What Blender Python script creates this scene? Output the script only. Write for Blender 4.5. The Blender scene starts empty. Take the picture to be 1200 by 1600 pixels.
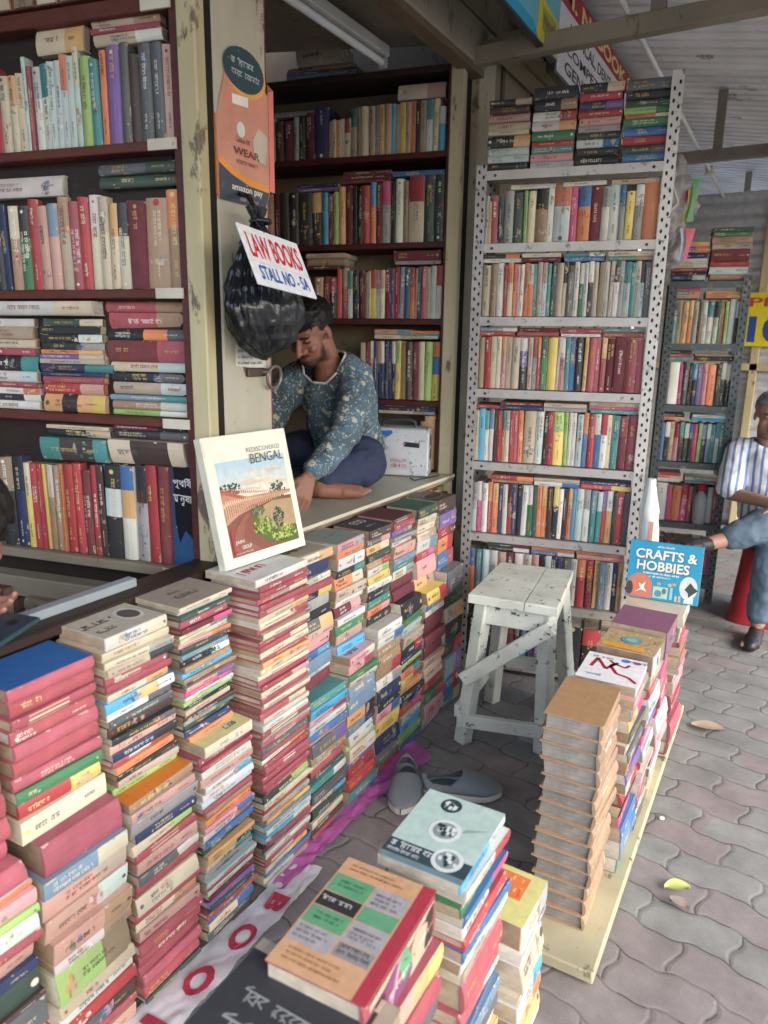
import bpy, math, random, re
from mathutils import Matrix, Vector, noise
S = bpy.context.scene
COL = S.collection
R_ = math.radians

# ------------------------------------------------------------------ camera
CAM_H, PITCH, YAW, ROLL = 1.45, R_(13.27), R_(29.5), math.atan2(77, 4750)
FPX = 1120.0                                     # focal length in photo pixels (1600 px tall)
fw = Vector((-math.sin(YAW)*math.cos(PITCH), math.cos(YAW)*math.cos(PITCH), -math.sin(PITCH)))
r0 = Vector((math.cos(YAW), math.sin(YAW), 0)); u0 = r0.cross(fw)
rt = r0*math.cos(ROLL)+u0*math.sin(ROLL); up = -r0*math.sin(ROLL)+u0*math.cos(ROLL)
cam = bpy.data.cameras.new('camera'); cam_o = bpy.data.objects.new('camera', cam); COL.objects.link(cam_o)
cam_o.matrix_world = Matrix(((rt.x, up.x, -fw.x, 0), (rt.y, up.y, -fw.y, 0), (rt.z, up.z, -fw.z, CAM_H), (0, 0, 0, 1)))
cam.sensor_fit = 'VERTICAL'; cam.sensor_height = 36; cam.sensor_width = 27
cam.lens = 36*FPX/1600; cam.clip_start = 0.02; cam.clip_end = 500
cam.dof.use_dof = True; cam.dof.focus_distance = 2.3; cam.dof.aperture_fstop = 3.6
S.camera = cam_o
# ------------------------------------------------------------------ sky, sun, exposure
SUN_EL, SUN_AZ = R_(38), R_(112)                # azimuth clockwise from +Y: from the street side, a little behind the camera
w = bpy.data.worlds.new('World'); S.world = w; w.use_nodes = True
nt = w.node_tree; bg = nt.nodes['Background']
sky = nt.nodes.new('ShaderNodeTexSky'); sky.sky_type = 'NISHITA'; sky.sun_disc = False
sky.sun_elevation = SUN_EL; sky.sun_rotation = SUN_AZ; sky.air_density = 1.0; sky.dust_density = 2.6; sky.ozone_density = 1.0
nt.links.new(sky.outputs[0], bg.inputs[0]); bg.inputs[1].default_value = 0.15
sun = bpy.data.lights.new('sun', 'SUN'); sun.energy = .5; sun.angle = R_(45); sun.color = (1, .99, .97)
sun_o = bpy.data.objects.new('sun', sun); COL.objects.link(sun_o)
sd = Vector((math.sin(SUN_AZ)*math.cos(SUN_EL), math.cos(SUN_AZ)*math.cos(SUN_EL), math.sin(SUN_EL)))
sun_o.rotation_euler = sd.to_track_quat('Z', 'Y').to_euler()
sun_o.location = sd*20
S.view_settings.view_transform = 'Standard'; S.view_settings.look = 'None'
S.view_settings.exposure = 2.02; S.view_settings.gamma = 1
S.cycles.max_bounces = 10; S.cycles.diffuse_bounces = 6
S.cycles.use_denoising = True

# ------------------------------------------------------------------ colour helpers
def lin(h):
    h = h.lstrip('#')
    v = [int(h[i:i+2], 16)/255 for i in (0, 2, 4)]
    return tuple(((x/12.92) if x <= .04045 else ((x+.055)/1.055)**2.4) for x in v)
def mixc(a, b, t): return tuple(a[i]*(1-t)+b[i]*t for i in range(3))
def jit(c, rng, a=.12):
    k = 1+rng.uniform(-a, a)
    return tuple(min(.95, max(.004, x*k*(1+rng.uniform(-a*.3, a*.3)))) for x in c)

# ------------------------------------------------------------------ materials (base colour comes from the mesh attribute "col")
MATS = {}
def mat(name, rough=.6, var=.15, scale=18, bump=0, bscale=200, metal=0, spec=.4, wear=None, wearsc=30, wearth=.62, stretch=None, coat=0, detail=4):
    m = bpy.data.materials.new(name); m.use_nodes = True; MATS[name] = m
    t = m.node_tree; b = t.nodes['Principled BSDF']; L = t.links.new; N = t.nodes.new
    at = N('ShaderNodeAttribute'); at.attribute_name = 'col'
    tc = N('ShaderNodeTexCoord')
    co = tc.outputs['Object']
    if stretch:
        mp = N('ShaderNodeMapping'); mp.inputs['Scale'].default_value = stretch; L(co, mp.inputs[0]); co = mp.outputs[0]
    nz = N('ShaderNodeTexNoise'); nz.inputs['Scale'].default_value = scale; nz.inputs['Detail'].default_value = detail; L(co, nz.inputs['Vector'])
    mr = N('ShaderNodeMapRange'); mr.inputs['From Min'].default_value = .25; mr.inputs['From Max'].default_value = .75
    mr.inputs['To Min'].default_value = 1-var; mr.inputs['To Max'].default_value = 1+var; L(nz.outputs[0], mr.inputs[0])
    mx = N('ShaderNodeVectorMath'); mx.operation = 'SCALE'; L(at.outputs['Color'], mx.inputs[0]); L(mr.outputs[0], mx.inputs['Scale'])
    out = mx.outputs[0]
    if wear:
        n2 = N('ShaderNodeTexNoise'); n2.inputs['Scale'].default_value = wearsc; n2.inputs['Detail'].default_value = 6; n2.inputs['Roughness'].default_value = .7; L(co, n2.inputs['Vector'])
        r2 = N('ShaderNodeMapRange'); r2.inputs['From Min'].default_value = wearth; r2.inputs['From Max'].default_value = wearth+.05; L(n2.outputs[0], r2.inputs[0])
        mm = N('ShaderNodeMix'); mm.data_type = 'RGBA'; L(r2.outputs[0], mm.inputs['Factor']); L(out, mm.inputs[6]); mm.inputs[7].default_value = (*wear, 1); out = mm.outputs[2]
    L(out, b.inputs['Base Color'])
    b.inputs['Roughness'].default_value = rough; b.inputs['Metallic'].default_value = metal; b.inputs['Specular IOR Level'].default_value = spec
    b.inputs['Coat Weight'].default_value = coat
    if bump:
        n3 = N('ShaderNodeTexNoise'); n3.inputs['Scale'].default_value = bscale; n3.inputs['Detail'].default_value = 3; L(co, n3.inputs['Vector'])
        bp = N('ShaderNodeBump'); bp.inputs['Strength'].default_value = bump; bp.inputs['Distance'].default_value = .002; L(n3.outputs[0], bp.inputs['Height']); L(bp.outputs[0], b.inputs['Normal'])
    return m
mat('paper_cover', .42, .12, 14, .15, 60, wear=lin('#b9b0a0'), wearsc=38, wearth=.655)
mat('cloth_cover', .82, .16, 22, .5, 700, wear=lin('#b98c88'), wearsc=44, wearth=.655)
mat('ink', .6, .1, 60)
mat('wall_paint', .7, .24, 5, .35, 30, wear=lin('#6b6152'), wearsc=14, wearth=.60, detail=8, stretch=(1, 1, .4))
mat('stool_paint', .62, .16, 9, .6, 60, wear=lin('#4a3f34'), wearsc=26, wearth=.595, detail=9)
mat('dark_wood', .55, .25, 9, .25, 40, stretch=(2, 2, 12))
mat('rack_paint', .42, .14, 10, .1, 60, metal=.35, wear=lin('#7d7671'), wearsc=30, wearth=.58, detail=8)
mat('dull_metal', .45, .15, 25, .1, 60, metal=.7)
mat('roof_metal', .55, .22, 3.5, .1, 40, metal=.1, wear=lin('#8b7d70'), wearsc=3, wearth=.62)
mat('plastic', .4, .08, 10)
mat('foam_rubber', .62, .08, 30, .15, 300)
mat('bag_plastic', .25, .15, 8, 1.0, 70, spec=.6)
mat('sheet_plastic', .38, .14, 16, .6, 60)
mat('skin', .52, .08, 60, .12, 300)
mat('hair', .55, .3, 120, .8, 260, stretch=(1, 1, .3))
mat('denim', .85, .12, 30, .3, 260)
mat('laminate', .35, .1, 9, wear=lin('#8d8778'), wearsc=16, wearth=.66)
mat('grime', .9, .3, 8, .4, 40)  # matte filler for painted gap shade and dark slot holes

def pages_mat():
    m = bpy.data.materials.new('pages'); m.use_nodes = True; MATS['pages'] = m
    t = m.node_tree; b = t.nodes['Principled BSDF']; L = t.links.new; N = t.nodes.new
    at = N('ShaderNodeAttribute'); at.attribute_name = 'col'
    uv = N('ShaderNodeUVMap'); uv.uv_map = 'uv'
    mp = N('ShaderNodeMapping'); mp.inputs['Scale'].default_value = (9, 700, 1); L(uv.outputs[0], mp.inputs[0])
    nz = N('ShaderNodeTexNoise'); nz.inputs['Scale'].default_value = 1; nz.inputs['Detail'].default_value = 3; L(mp.outputs[0], nz.inputs['Vector'])
    n2 = N('ShaderNodeTexNoise'); n2.inputs['Scale'].default_value = 26; L(uv.outputs[0], n2.inputs['Vector'])
    ad = N('ShaderNodeMath'); ad.operation = 'MULTIPLY'; L(nz.outputs[0], ad.inputs[0]); L(n2.outputs[0], ad.inputs[1])
    mr = N('ShaderNodeMapRange'); mr.inputs['From Min'].default_value = .14; mr.inputs['From Max'].default_value = .38; mr.inputs['To Min'].default_value = .62; mr.inputs['To Max'].default_value = 1.12; L(ad.outputs[0], mr.inputs[0])
    mx = N('ShaderNodeVectorMath'); mx.operation = 'SCALE'; L(at.outputs['Color'], mx.inputs[0]); L(mr.outputs[0], mx.inputs['Scale'])
    L(mx.outputs[0], b.inputs['Base Color']); b.inputs['Roughness'].default_value = .9
    bp = N('ShaderNodeBump'); bp.inputs['Strength'].default_value = .4; bp.inputs['Distance'].default_value = .001; L(nz.outputs[0], bp.inputs['Height']); L(bp.outputs[0], b.inputs['Normal'])
pages_mat()

# ------------------------------------------------------------------ mesh builder
class MB:
    def __init__(s): s.v = []; s.f = []; s.c = []; s.m = []; s.u = []; s.sm = []
    def face(s, pts, col, mi=0, uv=None, smooth=False):
        n = len(s.v); s.v += [tuple(p) for p in pts]; s.f.append(tuple(range(n, n+len(pts))))
        s.c.append(col); s.m.append(mi); s.u.append(uv or [(0, 0)]*len(pts)); s.sm.append(smooth)
    def grid(s, rows, col, mi=0, close=False, smooth=True):        # rows of points -> shared-vertex surface; col may be fn(i,j)
        n = len(s.v); k = len(rows[0])
        for r in rows: s.v += [tuple(p) for p in r]
        for i in range(len(rows)-1):
            for j in range(k if close else k-1):
                a, b = n+i*k+j, n+i*k+(j+1) % k
                s.f.append((a, b, b+k, a+k)); s.c.append(col(i, j) if callable(col) else col); s.m.append(mi); s.u.append([(0, 0)]*4); s.sm.append(smooth)
    def box(s, x0, x1, y0, y1, z0, z1, col, mi=0, M=None, skip=''):
        P = [Vector((x, y, z)) for z in (z0, z1) for y in (y0, y1) for x in (x0, x1)]
        if M is not None: P = [M @ p for p in P]
        for nm, q, d in (('b', (0, 2, 3, 1), 0), ('t', (4, 5, 7, 6), 0), ('f', (0, 1, 5, 4), 1), ('k', (2, 6, 7, 3), 1), ('l', (0, 4, 6, 2), 2), ('r', (1, 3, 7, 5), 2)):
            if nm in skip: continue
            uv = None
            s.face([P[i] for i in q], col, mi, uv)
    def bevbox(s, x0, x1, y0, y1, z0, z1, b, col, mi=0, M=None):    # box with chamfered edges
        import itertools
        n = len(s.v); idx = {}
        X, Y, Z = (x0, x1), (y0, y1), (z0, z1)
        for i, j, k in itertools.product((0, 1), repeat=3):
            sx, sy, sz = (1, -1)[i], (1, -1)[j], (1, -1)[k]
            for a in range(3):
                p = Vector((X[i]+(sx*b if a != 0 else 0), Y[j]+(sy*b if a != 1 else 0), Z[k]+(sz*b if a != 2 else 0)))
                if M is not None: p = M @ p
                idx[i, j, k, a] = len(s.v); s.v.append(tuple(p))
        F = []
        for a in range(3):
            o = [q for q in range(3) if q != a]
            for e in (0, 1):
                c = []
                for p, q in ((0, 0), (1, 0), (1, 1), (0, 1)):
                    t = [0, 0, 0]; t[a] = e; t[o[0]] = p; t[o[1]] = q; c.append(idx[(*t, a)])
                F.append(c)
            for p, q in ((0, 0), (0, 1), (1, 0), (1, 1)):            # edge along axis a
                t0 = [0, 0, 0]; t0[o[0]] = p; t0[o[1]] = q; t1 = list(t0); t1[a] = 1
                F.append([idx[(*t0, o[0])], idx[(*t1, o[0])], idx[(*t1, o[1])], idx[(*t0, o[1])]])
        for i, j, k in itertools.product((0, 1), repeat=3): F.append([idx[i, j, k, a] for a in range(3)])
        ctr = Vector(((x0+x1)/2, (y0+y1)/2, (z0+z1)/2))
        if M is not None: ctr = M @ ctr
        for c in F:
            pts = [Vector(s.v[i]) for i in c]; nn = (pts[1]-pts[0]).cross(pts[2]-pts[0])
            if nn.dot(sum(pts, Vector())/len(pts)-ctr) < 0: c = c[::-1]
            s.f.append(tuple(c)); s.c.append(col); s.m.append(mi); s.u.append([(0, 0)]*len(c)); s.sm.append(False)
    def tube(s, pts, rad, col, mi=0, n=10, caps=True):
        pts = [Vector(p) for p in pts]; rows = []
        if not isinstance(rad, (list, tuple)): rad = [rad]*len(pts)
        prev = None
        for i, p in enumerate(pts):
            d = (pts[min(i+1, len(pts)-1)]-pts[max(i-1, 0)]).normalized()
            a = (prev - d*prev.dot(d)).normalized() if prev else d.orthogonal().normalized()
            prev = a; b = d.cross(a)
            rows.append([p+(a*math.cos(t)+b*math.sin(t))*rad[i] for t in [2*math.pi*k/n for k in range(n)]])
        s.grid(rows, col, mi, True)
        if caps: s.face(rows[0][::-1], col, mi); s.face(rows[-1], col, mi)
    def disc(s, c, ax, ay, col, mi=0, n=20):
        c, ax, ay = Vector(c), Vector(ax), Vector(ay)
        s.face([c+ax*math.cos(2*math.pi*k/n)+ay*math.sin(2*math.pi*k/n) for k in range(n)], col, mi)
    def add(s, o, M):
        n = len(s.v); s.v += [tuple(M @ Vector(p)) for p in o.v]; s.f += [tuple(i+n for i in q) for q in o.f]
        s.c += o.c; s.m += o.m; s.u += o.u; s.sm += o.sm
    def mesh(s, name, mats):
        me = bpy.data.meshes.new(name); me.from_pydata(s.v, [], s.f); 
        for k in mats: me.materials.append(MATS[k])
        at = me.color_attributes.new('col', 'FLOAT_COLOR', 'CORNER'); buf = []; ub = []
        for q, c, u in zip(s.f, s.c, s.u):
            buf += [c[0], c[1], c[2], 1.0]*len(q)
            for p in u: ub += p
        at.data.foreach_set('color', buf)
        uv = me.uv_layers.new(name='uv'); uv.data.foreach_set('uv', ub)
        me.polygons.foreach_set('material_index', s.m); me.polygons.foreach_set('use_smooth', s.sm)
        me.update(); return me
    def build(s, name, mats, parent=None, M=None):
        if isinstance(mats, str): mats = [mats]
        o = bpy.data.objects.new(name, s.mesh(name, mats)); COL.objects.link(o)
        if parent is not None: o.parent = parent
        if M is not None: o.matrix_basis = M
        return o
def tag(o, label=None, cat=None, group=None, kind=None):
    if label: o['label'] = label
    if cat: o['category'] = cat
    if group: o['group'] = group
    if kind: o['kind'] = kind
    return o
def thing(name, label, cat, M=None, group=None):
    o = bpy.data.objects.new(name, None); COL.objects.link(o); o.empty_display_size = .1
    if M is not None: o.matrix_basis = M if isinstance(M, Matrix) else Matrix.Translation(M)
    return tag(o, label, cat, group)
def frame(o, x, y, z):                               # matrix from origin and axis directions
    x, y, z = Vector(x), Vector(y), Vector(z)
    return Matrix(((x.x, y.x, z.x, o[0]), (x.y, y.y, z.y, o[1]), (x.z, y.z, z.z, o[2]), (0, 0, 0, 1)))

# ------------------------------------------------------------------ lettering
_TX = {}
def text2d(s, bold=0.0):
    k = (s, bold)
    if k not in _TX:
        cu = bpy.data.curves.new('t', 'FONT'); cu.body = s; cu.size = 1; cu.resolution_u = 3; cu.offset = bold
        ob = bpy.data.objects.new('t', cu); COL.objects.link(ob)
        dg = bpy.context.evaluated_depsgraph_get(); me = bpy.data.meshes.new_from_object(ob.evaluated_get(dg))
        V = [(v.co.x, v.co.y) for v in me.vertices]; Fc = [tuple(p.vertices) for p in me.polygons]
        bpy.data.objects.remove(ob); bpy.data.curves.remove(cu); bpy.data.meshes.remove(me)
        xs = [p[0] for p in V] or [0]; ys = [p[1] for p in V] or [0]
        x0, x1, y0, y1 = min(xs), max(xs), min(ys), max(ys)
        _TX[k] = ([((p[0]-x0)/max(1e-6, x1-x0), (p[1]-y0)/max(1e-6, y1-y0)) for p in V], Fc, (x1-x0)/max(1e-6, y1-y0))
    return _TX[k]
def put_text(mb, s, fn, w, h, col, mi, bold=.012):
    """letters fitted to a w by h box; fn(x, y) gives the 3-D point"""
    V, Fc, _ = text2d(s, bold)
    n = len(mb.v); mb.v += [tuple(fn(x*w, y*h)) for x, y in V]
    for f in Fc:
        mb.f.append(tuple(n+i for i in f)); mb.c.append(col); mb.m.append(mi); mb.u.append([(0, 0)]*len(f)); mb.sm.append(False)
def scribble(mb, fn, w, h, col, mi, rng, style):
    """lettering too small to read in the photograph: strokes only. style b: letters hanging from a bar, e: upright letters"""
    def st(x0, y0, x1, y1, t):
        dx, dy = x1-x0, y1-y0; l = max(1e-6, math.hypot(dx, dy)); nx, ny = -dy/l*t/2, dx/l*t/2
        mb.face([fn(x0-nx, y0-ny), fn(x1-nx, y1-ny), fn(x1+nx, y1+ny), fn(x0+nx, y0+ny)], col, mi)
    x = 0; t = h*rng.uniform(.11, .16); k = rng.uniform(.85, 1.15)
    while x < w:
        L = rng.randint(2, 7); xs = x
        for _ in range(L):
            cw = h*k*(rng.uniform(.42, .85) if style == 'b' else rng.uniform(.38, .66))
            if x+cw > w: break
            r = rng.random(); top = h*.82 if style == 'b' else h*rng.choice((1, 1, .72, .72)); a = x; e = x+cw*.8
            if style == 'b':
                if r < .45: st(e, 0, e, top, t)
                if r > .2: st(a, top*rng.uniform(.35, .6), e, top*rng.uniform(.0, .25), t*.9); st(a, top*rng.uniform(.4, .6), e, top, t*.9)
                if r > .6: st(a+cw*.2, top*.1, a+cw*.5, top*rng.uniform(.3, .7), t)
                if rng.random() < .16: st(a, h*.95, e, h*1.2, t*.8)
                if rng.random() < .12: st(a+cw*.3, -h*.05, a+cw*.6, -h*.22, t*.9)
            else:
                if r < .6: st(a, 0, a, top, t)
                if r < .35: st(e, 0, e, top, t)
                elif r < .7: st(a, top, e, top*rng.uniform(.4, .6), t*.85); st(a, 0, e, top*rng.uniform(.3, .6), t*.85)
                else: st(a, 0, a+cw*.4, top, t); st(a+cw*.4, top, e, 0, t)
                if rng.random() < .45: yy = top*rng.choice((.06, .5, .94)); st(a, yy, e, yy, t*.8)
            x += cw
        if style == 'b' and x > xs: st(xs-h*.05, h*.86, x-h*.06, h*.86, t*1.05)
        x += h*rng.uniform(.3, .7)

# ------------------------------------------------------------------ blobs: closed tapered shapes melted into one skin
def icos():
    t = (1+5**.5)/2
    v = [Vector(p).normalized() for p in ((-1, t, 0), (1, t, 0), (-1, -t, 0), (1, -t, 0), (0, -1, t), (0, 1, t), (0, -1, -t), (0, 1, -t), (t, 0, -1), (t, 0, 1), (-t, 0, -1), (-t, 0, 1))]
    f = [(0, 11, 5), (0, 5, 1), (0, 1, 7), (0, 7, 10), (0, 10, 11), (1, 5, 9), (5, 11, 4), (11, 10, 2), (10, 7, 6), (7, 1, 8), (3, 9, 4), (3, 4, 2), (3, 2, 6), (3, 6, 8), (3, 8, 9), (4, 9, 5), (2, 4, 11), (6, 2, 10), (8, 6, 7), (9, 8, 1)]
    for _ in range(2):
        nf = []; c = {}
        def mid(a, b):
            k = (min(a, b), max(a, b))
            if k not in c: c[k] = len(v); v.append(((v[a]+v[b])/2).normalized())
            return c[k]
        for a, b, d in f:
            x, y, z = mid(a, b), mid(b, d), mid(d, a); nf += [(a, x, z), (b, y, x), (d, z, y), (x, y, z)]
        f = nf
    return v, f
ICO = icos()
class Blob:
    def __init__(s): s.v = []; s.f = []
    def ell(s, c, rx, ry=None, rz=None, B=None):
        ry = ry or rx; rz = rz or rx; n = len(s.v); c = Vector(c)
        for p in ICO[0]:
            q = Vector((p.x*rx, p.y*ry, p.z*rz)); s.v.append(c+((B @ q) if B else q))
        s.f += [tuple(n+i for i in t) for t in ICO[1]]
    def chain(s, pts):                                # pts: (x,y,z,r)
        for p in pts: s.ell(p[:3], p[3])
        for a, b in zip(pts, pts[1:]):
            A, Bv = Vector(a[:3]), Vector(b[:3]); d = Bv-A
            if d.length < 1e-5: continue
            d.normalize(); e = d.orthogonal().normalized(); g = d.cross(e); n = len(s.v); K = 16
            for c, r in ((A, a[3]), (Bv, b[3])):
                for k in range(K): s.v.append(c+(e*math.cos(2*math.pi*k/K)+g*math.sin(2*math.pi*k/K))*r)
            for k in range(K):
                k2 = (k+1) % K; s.f.append((n+k, n+k2, n+K+k2, n+K+k))
            s.f.append(tuple(n+k for k in range(K))[::-1]); s.f.append(tuple(n+K+k for k in range(K)))
    def build(s, name, matname, col, parent=None, voxel=.006, smooth=6, disp=None, cut=None, factor=.5):
        me = bpy.data.meshes.new('tmp'); me.from_pydata([tuple(p) for p in s.v], [], s.f)
        ob = bpy.data.objects.new('tmp', me); COL.objects.link(ob)
        m = ob.modifiers.new('r', 'REMESH'); m.mode = 'VOXEL'; m.voxel_size = voxel; m.use_smooth_shade = True
        m = ob.modifiers.new('s', 'SMOOTH'); m.factor = factor; m.iterations = smooth
        if disp:
            for sc, st in disp:
                tx = bpy.data.textures.new('d', 'CLOUDS'); tx.noise_scale = sc; tx.noise_depth = 2
                d = ob.modifiers.new('d', 'DISPLACE'); d.texture = tx; d.strength = st; d.mid_level = .5; d.texture_coords = 'GLOBAL'
        bpy.context.view_layer.update()
        dg = bpy.context.evaluated_depsgraph_get(); out = bpy.data.meshes.new_from_object(ob.evaluated_get(dg))
        bpy.data.objects.remove(ob); bpy.data.meshes.remove(me)
        if cut:                                       # drop faces whose centre fails the test
            import bmesh
            bm = bmesh.new(); bm.from_mesh(out)
            bmesh.ops.delete(bm, geom=[f for f in bm.faces if not cut(f.calc_center_median())], context='FACES')
            bm.to_mesh(out); bm.free()
        out.name = name; out.materials.clear(); out.materials.append(MATS[matname])
        at = out.color_attributes.new('col', 'FLOAT_COLOR', 'POINT'); buf = []
        for v in out.vertices:
            c = col(v.co) if callable(col) else col; buf += [c[0], c[1], c[2], 1]
        at.data.foreach_set('color', buf)
        out.polygons.foreach_set('use_smooth', [True]*len(out.polygons))
        o = bpy.data.objects.new(name, out); COL.objects.link(o)
        if parent is not None: o.parent = parent
        return o
def kid(o, parent):                                   # parent keeping world placement
    o.parent = parent
    bpy.context.view_layer.update()
    o.matrix_parent_inverse = parent.matrix_world.inverted(); return o

# ================================================================== BOOKS
PALH = dict(r='#a9404d', R='#b5222b', m='#6e2433', b='#46332f', k='#2b2c32', n='#283560', u='#2e6fae', c='#2ba3d2', t='#2c8c8c', g='#2d7a49', l='#94bf52',
            d='#324c42', y='#dcbc2c', o='#dd762b', e='#d7a052', p='#d98e92', P='#d4347f', v='#73559f', w='#cfccc3', i='#cdbf9e', s='#b7a289', a='#979795',
            A='#595c62', q='#b3c6c3', f='#c39281', z='#6b8ba3', h='#a5805c', x='#b0485a', j='#7d3038', B='#8f7a5c', M='#875672')
def faded_hazed(c, s=.24, lift=.012):  # greys covers and lifts their blacks, putting lens haze into the colour
    y = .3*c[0]+.55*c[1]+.15*c[2]; return tuple((x*(1-s)+y*s)*.97+lift for x in c)
PAL = {k: faded_hazed(lin(v)) for k, v in PALH.items()}
CN = dict(r='dusty red', R='bright red', m='maroon', b='dark brown', k='black', n='navy', u='blue', c='sky blue', t='teal', g='green', l='lime green', d='dark green',
          y='yellow', o='orange', e='ochre', p='pink', P='magenta', v='violet', w='white', i='cream', s='sandy', a='grey', A='slate grey', q='pale grey-green', f='rosy brown',
          z='steel blue', h='tan', x='rose red', j='brownish red', B='khaki', M='plum')
DARK = set('rRmbknutgdvAzhxjP')
BMATS = ['paper_cover', 'cloth_cover', 'ink']
PGC = [lin(c) for c in ('#b5a68c', '#a08b6f', '#c2b8a4', '#98806a', '#b09d82', '#c6c0b3')]
def book_mesh(L, D, T, bands, hard, cloth, page, rng, marks=True, art=None, title=None, flip=False, style=None, ink=None, top=None, labelpatch=None, over=None):
    """local frame: x along the spine, y into the book from the spine, z thickness"""
    c = MB(); g = MB(); ci = 1 if cloth else 0
    main = bands[0][1] if len(bands) == 1 else max(bands, key=lambda b: b[2] if len(b) > 2 else 1)[1]
    tc = top or main
    bt = .0026 if hard else .0007; o = over or (.003 if hard else .0004)
    if T < .008: bt = min(bt, T*.22)
    bl = min(.007, T*.24) if hard else min(.0022, T*.15)
    NS = 6 if hard else 4
    def yarc(z):
        t = min(1, max(0, z/T)); return bl*(1-math.sin(math.pi*t)**.6)
    zs = [T*.5*(1-math.cos(math.pi*k/NS)) for k in range(NS+1)]
    sy = bl+.002
    # boards
    for z0, z1 in ((0, bt), (T-bt, T)):
        c.box(0, L, sy*.8, D, z0, z1, tc if z1 == T else main, ci)
    # spine
    x = 0
    for bnd in bands:
        x1 = L*bnd[0]
        for k in range(NS):
            a, b2 = zs[k], zs[k+1]
            c.face([(x, yarc(a), a), (x1, yarc(a), a), (x1, yarc(b2), b2), (x, yarc(b2), b2)], bnd[1], ci, None, True)
        x = x1
    for xx in (0, L):
        P = [(xx, yarc(a), a) for a in zs]+[(xx, sy, T), (xx, sy, 0)]
        c.face(P if xx == 0 else P[::-1], main, ci)
    if labelpatch:
        f0, f1, lc = labelpatch; z0, z1 = T*.1, T*.9
        c.face([(L*f0, yarc(z0)-.0003, z0), (L*f1, yarc(z0)-.0003, z0), (L*f1, yarc(T/2)-.0003, T/2), (L*f0, yarc(T/2)-.0003, T/2)], lc, 2)
        c.face([(L*f0, yarc(T/2)-.0003, T/2), (L*f1, yarc(T/2)-.0003, T/2), (L*f1, yarc(z1)-.0003, z1), (L*f0, yarc(z1)-.0003, z1)], lc, 2)
    # lettering and small pictures on the spine
    if marks:
        ink = mixc(ink, main, .18)
        h = T*rng.uniform(.22, .38); h = min(max(h, .0026), .011); z0 = (T-h)*rng.uniform(.4, .6)
        def fn(x_, y_, off, zz=None):
            q = (z0 if zz is None else zz)+y_
            return (L-off-x_, yarc(T-q)-.0006, T-q) if flip else (off+x_, yarc(q)-.0006, q)
        st = style or rng.choice('bbe')
        if not cloth and rng.random() < .55:          # a strip of cover picture wrapped onto the spine
            f0 = rng.uniform(0, .75); f1 = min(1, f0+rng.uniform(.1, .3)); cs = [jit(mixc(main, PAL[rng.choice('wiskruetgpay')], rng.uniform(.35, .9)), rng, .2) for _ in range(4)]
            for _ in range(rng.randint(6, 14)):
                xa = L*rng.uniform(f0, f1); w_ = min(L*rng.uniform(.01, .07), L-xa); za = T*rng.uniform(.05, .6); hb = min(T*rng.uniform(.15, .5), T*.94-za); e = .0003+.00001*_
                c.face([(xa, yarc(za)-e, za), (xa+w_, yarc(za)-e, za), (xa+w_*rng.uniform(.6, 1), yarc(za+hb)-e, za+hb), (xa+w_*rng.uniform(0, .3), yarc(za+hb)-e, za+hb)], rng.choice(cs), 2)
        if title:
            wd = min(L*.7, text2d(title)[2]*h*1.15); h2 = min(T*.62, h*1.5); z0 = (T-h2)*.5
            put_text(c, title, lambda x_, y_: fn(x_, y_, L*.12), wd, h2, ink, 2)
        else:
            w1 = L*rng.uniform(.16, .5); off = L*rng.uniform(.05, .32)
            if T > .02 and rng.random() < .4:
                h *= .72; scribble(c, lambda x_, y_: fn(x_, y_, off, T*.5+h*.25), w1*rng.uniform(.6, 1), h, ink, 2, rng, st); scribble(c, lambda x_, y_: fn(x_, y_, off, T*.5-h*1.25), w1, h, ink, 2, rng, st)
            else: scribble(c, lambda x_, y_: fn(x_, y_, off), w1, h, ink, 2, rng, st)
            if rng.random() < .6 and off+w1 < L*.66:
                h2 = h*.66; scribble(c, lambda x_, y_: fn(x_, y_, L*.71, (T-h2)/2), L*.18, h2, ink, 2, rng, st)
        if rng.random() < .5:                          # publisher's mark
            s_ = T*rng.uniform(.18, .3); xc = L*rng.choice((.93, .95, .06)); cc = rng.choice((ink, ink, jit(PAL[rng.choice('wRy')], rng)))
            c.face([(xc+s_*.5*math.cos(a_), yarc(T/2)-.0007, T/2+s_*.5*math.sin(a_)) for a_ in [6.283*k/8 for k in range(8)]], cc, 2)
    # scuffed and chipped edges of the spine
    for _ in range(rng.randint(3, 9)):
        e_ = rng.random(); w_ = rng.uniform(.002, .012); d_ = T*rng.uniform(.04, .16); xx = rng.choice((rng.uniform(0, .02), rng.uniform(.93, .98), rng.uniform(0, .95)))*L
        w_ = min(w_*(2.2 if e_ < .3 else 1), L-xx); cc = mixc(main, lin('#c9bda8'), rng.uniform(.35, .75))
        za, zb = (0, d_) if rng.random() < .5 else (T, T-d_)
        c.face([(xx, yarc(za)-.0004, za), (xx+w_, yarc(za)-.0004, za), (xx+w_*rng.uniform(.5, .9), yarc(zb)-.0006, zb), (xx+w_*rng.uniform(.1, .4), yarc(zb)-.0006, zb*.7+za*.3)], cc, 2)
    # pages: three faces
    pz0, pz1, px0, px1, py = bt, T-bt, o, L-o, D-o
    g.face([(px0, sy*.8, pz0), (px0, sy*.8, pz1), (px0, py, pz1), (px0, py, pz0)], page, 0, [(0, pz0), (0, pz1), (D, pz1), (D, pz0)])
    g.face([(px1, sy*.8, pz0), (px1, py, pz0), (px1, py, pz1), (px1, sy*.8, pz1)], page, 0, [(0, pz0), (D, pz0), (D, pz1), (0, pz1)])
    g.face([(px0, py, pz0), (px0, py, pz1), (px1, py, pz1), (px1, py, pz0)], page, 0, [(0, pz0), (0, pz1), (L, pz1), (L, pz0)])
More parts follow.
